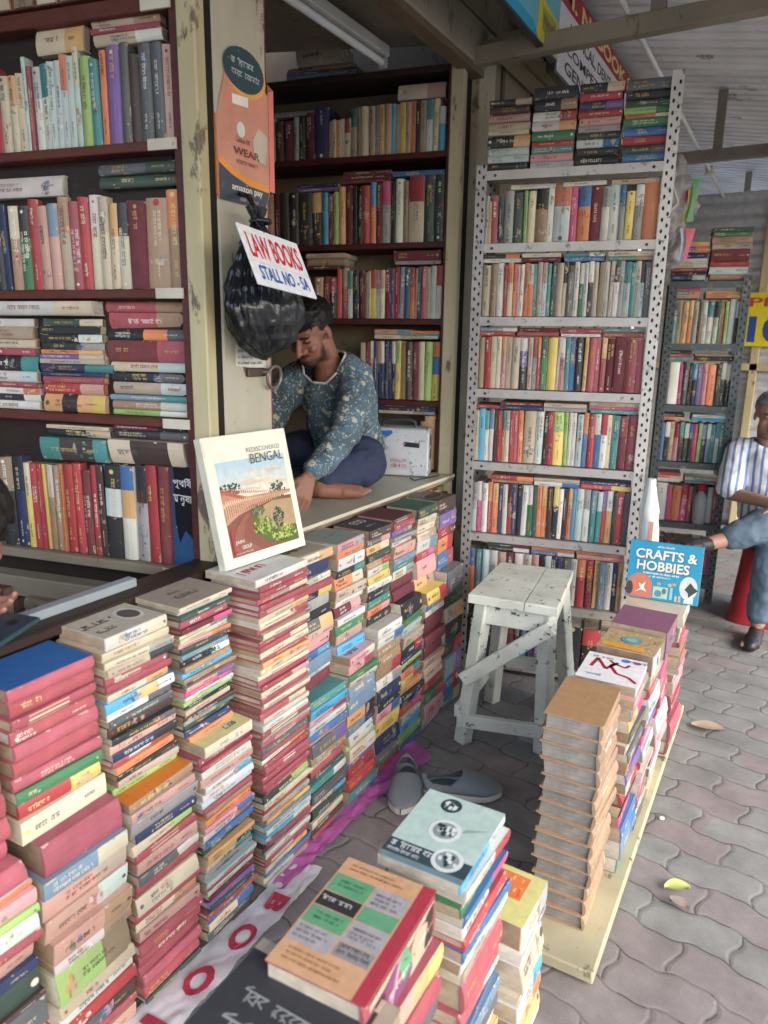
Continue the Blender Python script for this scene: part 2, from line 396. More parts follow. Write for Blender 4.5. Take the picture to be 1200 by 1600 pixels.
    g.face([(px0, sy*.8, pz1), (px1, sy*.8, pz1), (px1, py, pz1), (px0, py, pz1)], page, 0)
    g.face([(px0, sy*.8, pz0), (px0, py, pz0), (px1, py, pz0), (px1, sy*.8, pz0)], page, 0)
    if art: art(c, L, D, T)
    if not art:                                        # handled books go a little out of square
        ky, kx = rng.uniform(-.22, .22), rng.uniform(-.08, .08)
        for q in (c, g): q.v = [(x_+kx*(z_-T/2), y_+ky*(z_-T/2), z_) for x_, y_, z_ in q.v]
    return c, g

def pix(p):
    d = Vector(p)-Vector((0, 0, CAM_H)); z = d.dot(fw)
    if z < .05: return None
    return 600+FPX*d.dot(rt)/z, 800-FPX*d.dot(up)/z
def seen_area(M, L, D, T, faces):
    tot = 0
    for f in faces:
        P = {'spine': ((0, 0, 0), (L, 0, 0), (L, 0, T), (0, 0, T)), 'top': ((0, 0, T), (L, 0, T), (L, D, T), (0, D, T)), 'end': ((0, 0, 0), (0, D, 0), (0, D, T), (0, 0, T))}[f]
        q = [pix(M @ Vector(p)) for p in P]
        if None in q: continue
        q = [(min(1200, max(0, a)), min(1600, max(0, b))) for a, b in q]
        tot += abs(sum(q[i][0]*q[(i+1) % 4][1]-q[(i+1) % 4][0]*q[i][1] for i in range(4)))/2
    return tot
BOOKS = []          # every book in view: dict(c, g, M, area, label, group)
TOK = re.compile(r'^([A-Za-z])([A-Za-z]*?)(\d+(?:\.\d+)?)(?:h(\d+))?(?:\|(.+))?$')
def parse(spec):
    out = []
    for t in spec.split():
        m = TOK.match(t); assert m, t
        out.append((m[1], m[2], float(m[3]), int(m[4]) if m[4] else None, m[5].replace('_', ' ') if m[5] else None))
    return out
ORD = 'first second third fourth fifth sixth seventh eighth ninth tenth eleventh twelfth thirteenth fourteenth fifteenth sixteenth seventeenth eighteenth nineteenth twentieth'.split()
TENS = ['', '', 'twenty', 'thirty', 'forty', 'fifty', 'sixty']; TENTH = ['', '', 'twentieth', 'thirtieth', 'fortieth', 'fiftieth', 'sixtieth']
def ordn(n):
    if n <= 20: return ORD[n-1]
    return TENTH[n//10] if n % 10 == 0 else TENS[n//10]+'-'+ORD[n % 10-1]
def ink_for(c1, rng):
    return jit(lin(rng.choice(('#e9e2cc', '#dcc98a', '#e8e8e4', '#c9a85a'))), rng, .1) if c1 in DARK else jit(lin(rng.choice(('#26242a', '#3a2a28', '#7a2430', '#23365e'))), rng, .1)
def bands_for(c1, c2, rng):
    a = jit(PAL[c1], rng)
    if not c2 and c1 in 'wisaqktnpuo' and rng.random() < .22: c2 = rng.choice('kwraiuoetsw')
    if not c2: return [(1.0, a, 1)]
    cs = [a]+[jit(PAL[k], rng) for k in c2]; n = len(cs); e = [(.62, .38), (.45, .3, .25), (.3, .25, .25, .2)][n-2] if n < 5 else (1/n,)*n
    out = []; t = 0
    for k in range(n): t += e[k]; out.append((min(1, t) if k < n-1 else 1.0, cs[k], e[k]))
    return out
def reg(cg, M, dims, faces, vis, label, group, cat='book'):
    BOOKS.append(dict(c=cg[0], g=cg[1], M=M, area=seen_area(M, *dims, faces)*vis, label=label, group=group))

def stack(place, group, xs, y0, y1, z0, z1, spec, seed, depth=(.125, .15), style='b', hardp=None, vis=1.0, art=None, k0=0, jx=.008, rot=2.4, page=None, over=None, cnt_from='top', ntot=None, firstfull=True, shrink=0):
    """books lying on each other, spines towards the street (+x)"""
    rng = random.Random(seed); T = parse(spec); tot = sum(t[2] for t in T); sc = (z1-z0)/tot; z = z1
    for k, (c1, c2, wd, hh, ti) in enumerate(T):
        th = wd*sc; z -= th
        L = (y1-y0)*(hh/100 if hh else rng.uniform(.87, 1.0)); D = rng.uniform(*depth)
        hard = (c1 in 'rmjxRd' and th > .009) if hardp is None else rng.random() < hardp
        cloth = c1 in 'rmjx' and hard
        bands = bands_for(c1, c2, rng)
        pg = jit(page or rng.choice(PGC), rng, .1)
        tt = th-.0004
        lp = None
        if cloth and rng.random() < .12: lp = (rng.uniform(.1, .4), rng.uniform(.5, .8), jit(PAL[rng.choice('iwsa')], rng))
        cg = book_mesh(L, D, tt, bands, hard, cloth, pg, rng, marks=(not cloth or rng.random() < .22), art=art if (k == 0 and art) else None,
                       title=ti, style=style, ink=ink_for(c1, rng), labelpatch=lp, over=over)
        yy = y0+((y1-y0)-L)*rng.uniform(.2, .8); a = R_(90+rng.uniform(-rot, rot))
        M = Matrix.Translation((xs+rng.uniform(-jx, jx*.6), yy, z)) @ Matrix.Rotation(a, 4, 'Z')
        i = k+1+k0
        pos = ordn(i)+' down' if i > 1 else 'topmost'
        if ntot and k == len(T)-1 and i == ntot: pos = 'lowest'
        kind = 'cloth book' if cloth else ('hardback' if hard else 'paperback')
        lab = f"{CN[c1]} {kind}, {pos} in {place}"
        reg(cg, M, (L, D, tt), ('spine', 'top') if k == 0 else ('spine', 'end'), vis*(1 if k == 0 else .85), lab, group)
    return len(T)

A_ = R_(11.32); DX = Vector((math.cos(A_), math.sin(A_), 0)); DN = Vector((-math.sin(A_), math.cos(A_), 0)); DZ = Vector((0, 0, 1))
def stand_row(place, group, P0, ua, ub, z, hmax, spec, seed, style='e', depth=.14, setb=.012, vis=1.0, lean=0, cloth='mjx', hmin=.86):
    """books standing on a shelf, spines out, along DX from P0"""
    rng = random.Random(seed); T = parse(spec); tot = sum(t[2] for t in T); sc = (ub-ua)/tot; u = ua; P0 = Vector(P0)
    for k, (c1, c2, wd, hh, ti) in enumerate(T):
        th = wd*sc; u += th
        H = hmax*(hh/100 if hh else rng.uniform(hmin, .99)); hard = th > .026 or c1 in cloth
        cl = c1 in cloth
        cg = book_mesh(H, depth*rng.uniform(.85, 1), th-.0006, bands_for(c1, c2, rng), hard, cl, jit(rng.choice(PGC), rng, .1), rng, marks=rng.random() < .9,
                       title=ti, flip=True, style=style, ink=ink_for(c1, rng))
        o = P0+DX*u+DN*(setb+rng.uniform(0, .008)); M = frame((o.x, o.y, z+.0005), DZ, DN, -DX)
        if th > .006: M = M @ Matrix.Rotation(R_(rng.uniform(-.9, .9)), 4, 'Y')
        i = k+1; n = len(T)
        pos = (ordn(i)+' from the left' if i > 1 else 'leftmost') if i <= n-i+1 else (ordn(n-i+1)+' from the right' if n-i else 'rightmost')
        kind = 'cloth book' if cl else ('hardback' if hard else 'paperback')
        reg(cg, M, (H, depth, th), ('spine',), vis, f"{CN[c1]} {kind} standing {pos} on {place}", group)
def flat_pile(place, group, P0, ua, ub, z0, z1, spec, seed, style='e', depth=.15, setb=.01, vis=1.0, art=None, rot=1.5, hard=None, page=None, count='top'):
    """books lying flat on a shelf or on other books, spines out"""
    rng = random.Random(seed); T = parse(spec); tot = sum(t[2] for t in T); sc = (z1-z0)/tot; z = z1; P0 = Vector(P0)
    for k, (c1, c2, wd, hh, ti) in enumerate(T):
        th = wd*sc; z -= th; L = (ub-ua)*(hh/100 if hh else rng.uniform(.93, 1.0)); hd = (th > .022 or c1 in 'rmjx') if hard is None else hard
        cl = c1 in 'rmjx' and hd
        cg = book_mesh(L, depth*rng.uniform(.9, 1.05), th-.0004, bands_for(c1, c2, rng), hd, cl, jit(page or rng.choice(PGC), rng, .1), rng, marks=True, title=ti, style=style, ink=ink_for(c1, rng), art=art if k == 0 else None)
        o = P0+DX*(ua+((ub-ua)-L)*rng.uniform(.1, .9))+DN*(setb+rng.uniform(0, .01)); M = frame((o.x, o.y, z), DX, DN, DZ) @ Matrix.Rotation(R_(rng.uniform(-rot, rot)), 4, 'Z')
        n = len(T); pos = 'alone' if n == 1 else ('topmost' if k == 0 else ('lowest' if k == n-1 else ordn(k+1)+' down'))
        kind = 'cloth book' if cl else ('hardback' if hd else 'paperback')
        reg(cg, M, (L, depth, th), ('spine',), vis, f"{CN[c1]} {kind} lying {pos} {place}", group)

# ---- cover art for books whose front cover shows (surface pattern, just above the board)
def quadz(c, x0, x1, y0, y1, z, col, e=.0004): c.face([(x0, y0, z+e), (x1, y0, z+e), (x1, y1, z+e), (x0, y1, z+e)], col, 2)
def art_scrib(lines, ink, style='b', seed=1, bg=None):
    def f(c, L, D, T):
        rng = random.Random(seed)
        if bg:
            for (x0, x1, y0, y1, cc) in bg: quadz(c, L*x0, L*x1, D*y0, D*y1, T, lin(cc))
        for (x0, y0, w_, h_) in lines:
            scribble(c, lambda a, b: (L*x0+a, D*y0-b+h_*D, T+.0009), L*w_, h_*D, lin(ink), 2, rng, style)
    return f
def art_disc(cx, cy, rx, ry, col, z=.0011):
    def f(c, L, D, T): c.disc((L*cx, D*cy, T+z), (L*rx, 0, 0), (0, D*ry, 0), lin(col), 2, 26)
    return f
def arts(*fs):
    def f(c, L, D, T):
        for g in fs: g(c, L, D, T)
    return f

# ================================================================== BOOK ROWS AND STACKS
G1 = 'books stacked on the pavement before the stalls'; G2 = 'books on the wooden bookcase by the pillar'; G3 = 'books on the shelves behind the seller'
G4 = 'books on the white steel rack'; G5 = 'books on the grey steel rack'; G6 = 'books stacked beside the walkway'
XF, XB = -1.08, -1.125
cream = '#d9d3bd'
# --- the long row of stacks: lower courses stick out, upper ones set back on them
ST = [
 ('the red stack beside the phone', .455, .655, .54, .87, 'x30 x24 z14 r34 x30 r30 r26 x24', 'x30 w10 p24 l12 q26 r18 f24 n20 d44 b10 A44 r14 g20 t26 x40 x46', None),
 ('the red stack under the blue cover', .665, .862, .545, .852, 'x27 r32 x22 r24 x30 r34 x26 g20|লাল Ry34 i40', 'x46 zi24 fs34 fq34 fh34 wB16 lB48 s18 w18 R22|মার Ab26 r12 f32', None),
 ('the stack under the cream picture cover', .868, 1.06, .515, .868, 'wi22 i15 i14 sk14 r17 r15 ie13 cew18 wA15 A12 b18|বাংলার kA12 f16 n16 r13 o12 k11 s14 l15', 'h14 f14 a22 n15 il15 r14 f20 Aw15 r20 i26 r14 ie14 f20 r20 x20 r19 x20 r18 d10', None),
 ('the stack under the plain grey-brown cover', 1.075, 1.255, .535, .872, 'i9 q7 d9 r14 mP10 i9 i9 p8 d11 z9 kw13 h9 c9 h8 d9 pv9 P9 q9 l7 k9 s9 b9 a9 d12 n11 o9', 'i16 r9 r8 w12 f12 wc12 w10 q9 r10 h9 o10 p10 w11 u12 d9 e9 yk12 s9 a10 q9 r8 w10 m9 v8 d9 x8 u10 i13 A14', None),
 ('the thin red stack under the propped photo book', 1.285, 1.50, None, .883, 'w11 r9 r9 ri9 r10 r8 i8 ir9 r10 i9 r9 ri8 i9 r9 e9 i9 i7 r10 rp9 i9 r10 i8 r9 ri9 i9 w10 r9 s9 x9 A9 r9 w8 r10 x12 r10 x12 r10 dl12 i10 R9 s9 ey8 z9 q12 cw9 r9 b9 w10 x9 r9 ie8 u8 i9 a9', '', None),
 ('the stack with the steel-blue lower books', 1.505, 1.695, .45, .868, 'ie14 n24 s10 r11 ky13 a18 k14 Ae18 f14 p20 uc12 z20 w6 j24', 't17 c22 pR14 qw20 u18 f8 Av28 h18 ir12 r18 d12 tw20 A32 ic14 d30 i16 d13 rA10', None),
 ('the stack with bright red books below', 1.705, 1.878, .51, .866, 'pa16 o10 w20 k13 oi20 s20 w10 mp20 w12 g18 f18 c15', 'p14 pr16 g10 s10 z24 z22 ek24 zn14 wq20 l6 iw22 v9 R22 R20 t24', None),
 ('the stack under the dark GOD cover', 1.882, 2.05, .542, .866, 'b16 Ap13 ei14|INDIA d14 hR12 wl14 y13 w12 kd17 t15 op14 k16', 'w15 wu14 h16 h14 hR22 wa14 n22|Saath k12 pu18 y26 n24 A22 R14', None),
 ('the stack with the lettered black book', 2.055, 2.228, .572, .868, 'j10 r11 va9 a8 w9 f20 z11 t10 ia16 m18 m18', 'k22|Mein_Kampf g11 q12 s15 kR14 n9 l6 b6 o11 yR9 e10 k9 kv11 RP13 q11 c15 l13 u10', None),
 ('the stack under the green cover', 2.235, 2.405, .56, .87, 'd14 i11 i10 i10 wz16 RP12 p24 ef16', 'yR18 u10 w9 m30 m20 m18 s14 s20 R20 gR18 pf24 q16', None),
 ('the stack nearest the steel rack', 2.412, 2.585, .592, .868, 'b20 v20 Rm15 oR22 u22', 'A28 dg16 s18 k24 bR20 zv24 uR24 t16', None),
]
ARTS = {1: art_scrib([], '#2a62a0', bg=[(0, 1, .02, 1, '#2c64a4')]),
 2: arts(art_scrib([(.04, .5, .5, .16), (.08, .22, .35, .12)], '#2a2628', 'b', 4, bg=[(.02, .98, .05, .97, '#b9b1a0')]), art_disc(.74, .5, .17, .27, '#d0c9bb'), art_disc(.74, .5, .13, .2, '#57524f', .0015), art_disc(.52, .62, .02, .03, '#2a2628')),
 3: art_scrib([(.25, .35, .4, .13), (.3, .6, .3, .1)], '#4c433d', 'b', 5, bg=[(0, 1, .0, 1, '#9c8f80')]),
 4: art_scrib([(.1, .3, .6, .2)], '#a8323c', 'e', 6), 5: art_scrib([(.15, .4, .6, .16), (.2, .65, .4, .1)], '#3d3a36', 'e', 7, bg=[(.05, .95, .1, .95, '#a59c85')]),
 6: art_scrib([(.3, .5, .4, .06)], '#5a3a44', 'e', 8, bg=[(.04, .96, .06, .96, '#87938a')]),
 7: None, 8: art_scrib([], '#2b2325', bg=[(0, 1, .0, .97, '#5a2f33')]), 9: art_scrib([], '#2f4a40', bg=[(.03, .97, .03, .97, '#3f5f4e')]), 10: arts(art_disc(.5, .45, .36, .22, '#8f8a84'), art_disc(.5, .45, .33, .19, '#35302f', .0016))}
def art_good(c, L, D, T):
    quadz(c, 0, L, 0, D, T, lin('#433f42'))
    put_text(c, 'GOD', lambda a, b: (L*.3+a, D*.62-b+.03, T+.0009), L*.5, .035, lin('#d9d4cc'), 2)
    scribble(c, lambda a, b: (L*.35+a, D*.35-b, T+.0009), L*.4, .01, lin('#d9d4cc'), 2, random.Random(3), 'e')
ARTS[7] = art_good
ARTLOW = {1: None, 2: art_scrib([], '#c4702c', bg=[(0, 1, 0, 1, '#c8742e')]), 3: art_scrib([(.1, .25, .4, .14), (.55, .1, .3, .1)], '#2f6a86', 'b', 11, bg=[(0, 1, 0, 1, '#cfc48a')]),
          6: art_scrib([(.1, .1, .5, .1)], '#5e4a66', 'e', 12, bg=[(0, 1, 0, 1, '#bfa7ae')]), 7: art_scrib([], '#8f8f8c', bg=[(0, 1, 0, 1, '#b9b6ad')]), 10: art_scrib([], '#6f7274', bg=[(0, 1, 0, 1, '#6f7274')])}
for i, (place, ya, yb, zm, zt, upper, lower, _) in enumerate(ST):
    st = 'b' if i < 5 else 'e'
    nu, nl = len(upper.split()), len(lower.split())
    if zm is None:
        stack(place, G1, XF+.004, ya, yb, .004, zt, upper, 100+i, style=st, art=ARTS.get(i), depth=(.15, .165), ntot=nu, jx=.006, rot=2.2); continue
    stack(place, G1, XB, ya, yb-.008, zm, zt, upper, 100+i, style=st, art=ARTS.get(i), depth=(.13, .15), vis=.6 if i == 10 else 1)
    stack(place, G1, XF, ya, yb, .004, zm, lower, 200+i, style=st, k0=nu, ntot=nu+nl, depth=(.17, .19), art=ARTLOW.get(i), vis=.75 if i > 8 else 1)

# --- wooden bookcase by the pillar
PLc = (-1.36, 1.368, 0)
BK = "of the wooden bookcase"; B2 = "of the bookcase"
stand_row('the top shelf '+BK, G2, PLc, -.62, -.012, 1.917, .225, 's14 a14 R14 i15h80 i13h80 i11h82 q6 r6 wq14 wt12 q10 q9 q10 q9 q9h101 l15 t13 o9 v19 A14 b14 A17 A17 f12', 301, style='b')
flat_pile('over the top shelf of the wooden bookcase, left', G2, PLc, -.40, -.26, 2.135, 2.19, 'ie40', 302, style='b', depth=.16)
flat_pile('over the top shelf of the wooden bookcase, right', G2, PLc, -.235, -.03, 2.137, 2.195, 'sh18 r10 sw22', 303, style='b', depth=.16)
stand_row('the second shelf '+BK, G2, PLc, -.61, -.008, 1.575, .24, 'k16 n12 hi18h90 gk18 R18 f17 fz17 sh17 r17 R17 i16 is16 ie14 i16 m28 h34 ho22', 304, style='b', setb=.02)
flat_pile('above the second shelf '+BK, G2, PLc, -.245, -.005, 1.818, 1.872, 'Ad20 d24', 305, style='b', depth=.16, page=lin('#c08f7c'))
flat_pile('over the left of the second shelf', G2, PLc, -.60, -.36, 1.81, 1.86, 'w34', 306, style='b', depth=.2)
flat_pile('in the right pile, third shelf '+B2, G2, PLc, -.265, -.012, 1.248, 1.545, 'rh16 rh26 koA17 jx34 iq15 kA17 sq20 zt9 hw15 lw9', 307, style='b', setb=.03, depth=.14, hard=True)
flat_pile('in the middle pile, third shelf '+B2, G2, PLc, -.485, -.27, 1.248, 1.50, 'di13h90 k15 k15 k14 oe8 vs9 s9 n16h112 n8 r12 Rf22 ekey34', 308, style='b', setb=.02, depth=.15)
flat_pile('in the left pile, third shelf '+B2, G2, PLc, -.66, -.50, 1.248, 1.50, 'w14 s22 i16 r13 k28 wq20 r10 w12 kw12 w16', 309, style='b', setb=.02)
flat_pile('across the tops of the third shelf piles', G2, PLc, -.60, -.27, 1.508, 1.545, 'wi26', 310, style='b', setb=-.01, depth=.2, rot=1)
stand_row('the lowest shelf '+B2, G2, PLc, -.665, -.085, .842, .275, 'kB22 n22 yi13h92 R11h92 R8h92 y7h92 hw11h92 h13h92 o5 R17 R15 j14 R14h95 b10h95 kqk27h97 weu21h97 ak20h98 R18h100 j17h100', 311, style='b', setb=.008, cloth='mj', depth=.17)
flat_pile('on top of the lowest shelf books, teal and thick', G2, PLc, -.49, -.262, 1.115, 1.178, 'tbbt30', 312, style='b', depth=.17, setb=-.006)
flat_pile('on top of the lowest shelf books, cream and thick', G2, PLc, -.258, -.018, 1.118, 1.184, 'ibbi30|মহাভারত', 313, style='b', depth=.17, setb=-.006, hard=True)
flat_pile('above the teal thick volume', G2, PLc, -.48, -.26, 1.18, 1.213, 'i7 ks14', 314, style='b')
flat_pile('above the cream thick volume', G2, PLc, -.25, -.015, 1.186, 1.224, 'mk10 kA17', 315, style='b')
# loose old books low down inside the left stall
flat_pile('in the dark under the wooden bookcase', G2, (-1.62, 1.26, 0), -.30, -.06, .60, .70, 'B30 w26 k18', 316, depth=.25, style='b', rot=8)
flat_pile('in the dark under the bookcase, far left', G2, (-1.62, 1.26, 0), -.62, -.36, .60, .72, 'j30 B26 r18', 317, depth=.25, style='b', rot=8)
# the face-out blue book at the end of the lowest shelf
def art_blue(c, L, D, T):
    K = lin('#14161c'); W = lin('#d9dad6')
    c.face([(L*.98, D*.80, T+.0004), (L*.45, D*.80, T+.0004), (L*.22, D*.70, T+.0004), (L*.36, D*.52, T+.0004), (L*.30, D*.35, T+.0004), (L*.16, D*.02, T+.0004), (L*.98, D*.02, T+.0004)], K, 2)
    put_text(c, 'পৃথিবী', lambda a, b: (L*.76+b, D*.83-a, T+.0009), D*.62, L*.11, W, 2)
    put_text(c, 'মানুষের', lambda a, b: (L*.60+b, D*.83-a, T+.0009), D*.7, L*.11, W, 2)
    c.disc((L*.33, D*.12, T+.0008), (L*.09, 0, 0), (0, D*.1, 0), W, 2)

# --- shelves behind the seller
PIc = (-1.372, 2.927, 0)
BI = 'behind the seller'
stand_row('the top shelf '+BI, G3, PIc, -.86, -.025, 2.232, .205, 'R14h88 w6h86 b13h80 m16h80 q11h86 k10h84 m17h92 n23h100 h7h72 i6h74 e7h72 w6h75 i9h75 s12h92 B6h94 i12h95 s11h94 a7h95 e8h95 s11h95 c5h95 s8h93 y9h96 s7h95 o8h97 k7h97 s9h96 q9h97 i10h98 cw10h82', 321, hmin=.95)
flat_pile('on the top shelf books '+BI, G3, PIc, -.235, -.03, 2.437, 2.495, 'if30|01', 322)
flat_pile('on the top shelf books '+BI+', left', G3, PIc, -.82, -.56, 2.413, 2.432, 'a10', 323, depth=.2)
stand_row('the second shelf '+BI, G3, PIc, -.86, -.02, 1.876, .265, 'h14h84 j11h85 k16h85 k15h84 k22h84 k16h83 c11h82 m8h80 l9h83 e10h90 m12h92|WOMEN k7h90 k9h90 R12h90 oc9h94 m10h92 aP14h95 k6h93 w12h97 B7h94 iR24h100 d15h100 d15h100', 324)
flat_pile('above the second shelf '+BI+', blue', G3, PIc, -.255, -.02, 2.142, 2.163, 'u12', 325, depth=.17)
flat_pile('above the second shelf '+BI+', middle', G3, PIc, -.49, -.26, 2.125, 2.175, 'm14 m14 j10', 326)
flat_pile('above the second shelf '+BI+', left', G3, PIc, -.70, -.50, 2.10, 2.13, 'n9 v9', 327)
stand_row('the third shelf '+BI, G3, PIc, -.62, -.02, 1.556, .225, 'h16h80 j12h82 k14h80 R8h99 rs12h97 qt8h92 k12h92 m10h92 B6h88 i5h90 yR9h93 q8h92 ip7h92 m11h95|SECURITIES v6h94 R9h97 z9h97 n9h96 oR8h96 h4h94 n8h97 r8h97 s7h96 q9h98 wR9h99', 328)
flat_pile('above the third shelf '+BI+', right', G3, PIc, -.24, -.025, 1.785, 1.842, 'm26 a10', 329, depth=.16)
flat_pile('above the third shelf '+BI+', left', G3, PIc, -.66, -.47, 1.77, 1.84, 's14 h24 b12', 330, depth=.16)
stand_row('the fourth shelf '+BI, G3, PIc, -.39, -.02, 1.20, .265, 's9h94 j8h94 nw6h97 n6h97 n6h97 nw6h97 n6h97 n6h97 nw6h97 yl8h98 h9h93 b11h96 j10h96 i10h97 l11h97 yuo12h97', 331, hmin=.95)
flat_pile('above the fourth shelf '+BI, G3, PIc, -.33, -.15, 1.468, 1.51, 'fz14 iw10', 332); flat_pile('above the fourth shelf '+BI+', right', G3, PIc, -.2, -.02, 1.47, 1.505, 'o10 t6 s10', 333)
flat_pile('on the ledge beside the white box', G3, PIc, -.30, -.03, 1.135, 1.178, 'k12 n14 ia12', 334)
stand_row('the ledge beside the white box', G3, PIc, -.10, -.015, .885, .25, 'h14 e34h98 j10', 335)
flat_pile('on the dim top ledge '+BI, G3, PIc, -.75, -.42, 2.555, 2.60, 'B10 vy10 z14', 336, rot=7)
flat_pile('on the dim top ledge '+BI+', upper', G3, PIc, -.70, -.48, 2.602, 2.68, 's30', 337, rot=7)

# --- white slotted-steel rack
PR = (-1.209, 2.835, 0)
RB = 'of the white rack'
US, UE = .035, .69
for a, b, spec, nm in ((.035, .20, 'ks12 b16 f13 s16 i8 ke22 q14 q14 k14|JERRY', 'first'), (.205, .37, 'k20 kh18 wR16 we16 g16 R9 t10 p14 q10', 'second'), (.375, .535, 'k16 R13 nv14 R13 f12 a10 dk12 q13 k14 k14|KEN_FOLLETT', 'third'), (.54, .715, 'A18 k16 d10 lg12 o6 g14 u14 R14 dA14 u14', 'fourth')):
    flat_pile(f'in the {nm} pile atop the white rack', G4, PR, a, b, 2.117, 2.40 if nm != 'first' else 2.37, spec, hash(nm) % 1 + 340 + len(nm), depth=.16, setb=.01)
def rk(n, z, h, spec, flats, seed):
    stand_row(f'the {n} shelf {RB}', G4, PR, US, UE, z, h, spec, seed, depth=.15, setb=.015, hmin=.95)
    for k, (a, b, s) in enumerate(flats):
        flat_pile(f'above the {n} shelf {RB}, {("first","second","third","fourth")[k]} heap', G4, PR, US+(UE-US)*a, US+(UE-US)*b, z+h*.992, z+h*.992+.0165*len(s.split()), s, seed*10+k, depth=.16)
rk('top', 1.846, .20, 'q7h90 e6h80 r11h90 kd10h88 a16 d18h94 l6 i13 hk20 w10 q27h104 P13h100 o20h100 m17h98 w13h97 wq17h100 a8 y14h86 aw14h97 o23h100', [(.15, .42, 'w8'), (.46, .72, 'w8'), (.73, 1, 's8')], 351)
rk('second', 1.563, .211, 's15h95 B12 w13 R6 i9 o6 p6 w6 o8 oi9 t7 s8 q8 t6 d8 s12 i6 A12h80 w8 gw8 w7 kw8 s8 B10 w8 s7 wk8 a8 qt10 t7 a8 q7 A10', [(0, .24, 'k8 w8'), (.24, .48, 'i8 m9'), (.49, .73, 't8 u9'), (.74, 1, 'i8 th7')], 352)
rk('third', 1.272, .216, 'B12 R10 i10 i8 p8 s10 s14 kvw14 s8 a8 Ro6 gd10 y16|Male_6_Investment w4 p10 t7 u10 k13 e6 r12 r9 re8 m13 m19 r17 r10', [(0, .24, 'zw8 R9'), (.24, .5, 'm9 r9'), (.5, .75, 'r10 w5'), (.75, 1, 't7 r10')], 353)
rk('fourth', .964, .225, 'i8 c10 wt7 wz8 b7 R8 o6 wa8 R8 r8 o8 s20 qw14 b8 R10 yl18h98 l6 w6 w8 q10 uo8 Rr12 uw10 wR10 i8 t10 jr14 r15', [(0, .16, 'r10'), (.16, .43, 'm9 n10'), (.43, .71, 's9 a9'), (.71, 1, 's9 P4 t6')], 354)
rk('fifth', .648, .228, 'q9 Pw8 w11 Ro8 oe10 n8 w8 Rm8 n8 k8|Dragonfly w9 gw10 d7 o8 oe9 b9 ky9 w7 b8 oe7 c6 q13 wa10 tz11 tq8 Rv7 ew10 d6 R10|Robin_Hood A10', [(.12, .4, 'Ro9|Gupta h6'), (.4, .69, 's7 wu9'), (.69, 1, 'n6 Ry9')], 355)
rk('sixth', .355, .218, 'o10 zt13 q12 qw15 wf14 m14 Rw15 w15 f12 b10 zq10 k10 pn8 A13 w12 Ro15 mR12|ARTEMIS_FOWL e8 z10 w12 n8 e8', [(.12, .41, 'dm7 kw9'), (.41, .7, 'o8 uw9'), (.7, 1, 'o8 p9')], 356)
rk('lowest', .062, .2, 'k20 k24 k20 m14 n10 u12 n9 v10 t9 k26 k30 kR26 k26', [], 357)

# --- grey steel rack further along
PD = (-.216-.47*math.cos(A_), 4.403-.47*math.sin(A_), 0)
RD = 'of the grey rack'
def rd(n, z, h, spec, flats, seed):
    stand_row(f'the {n} shelf {RD}', G5, PD, .012, .365, z, h, spec, seed, depth=.15, hmin=.92)
    for k, (a, b, s) in enumerate(flats):
        flat_pile(f'above the {n} shelf {RD}, {("left","right")[k]}', G5, PD, .012+.353*a, .012+.353*b, z+h+.002, z+h+.002+.018*len(s.split()), s, seed*10+k, depth=.16)
flat_pile('in the left pile atop the grey rack', G5, PD, .0, .18, 1.805, 2.0, 'e9 vo14 n12 w12 i8 r8 k8 nq12', 360)
flat_pile('in the right pile atop the grey rack', G5, PD, .19, .385, 1.805, 2.07, 'd8 g10 f14 s12 j26 R10 q16 h12', 361)
rd('top', 1.475, .235, 'Rw10 tk10 s12 e16 oe10 a14 k4 h8 q10 w16 wk10 g8 R8 l8 q16 k8', [(0, .42, 'P9 t10 f10'), (.48, 1, 'e10 oe10')], 362)
rd('second', 1.14, .24, 's14 w22 P8 A12 b8 kc12 v10 p12 o18 d10 k9 kw12', [(0, .4, 'k8 R7 t8'), (.44, 1, 'h8 k18')], 363)
rd('third', .82, .23, 'q9 u10 k11 h10 pR12 kt10 kq11 k8 P12 l8 kz11 zq9 t10 wt9 t10', [(0, .4, 'nk9 oe9'), (.5, 1, 'q7 c7')], 364)
rd('fourth', .47, .225, 'a12 w24 P10 o18 PR16 r8 d12 k9 k10 q12 R6', [(0, .44, 'R7 oe7 w9'), (.5, 1, 'i9 z8')], 365)
rd('lowest', .16, .22, 'a20 k10 m14 d30 g18 P10', [], 366)

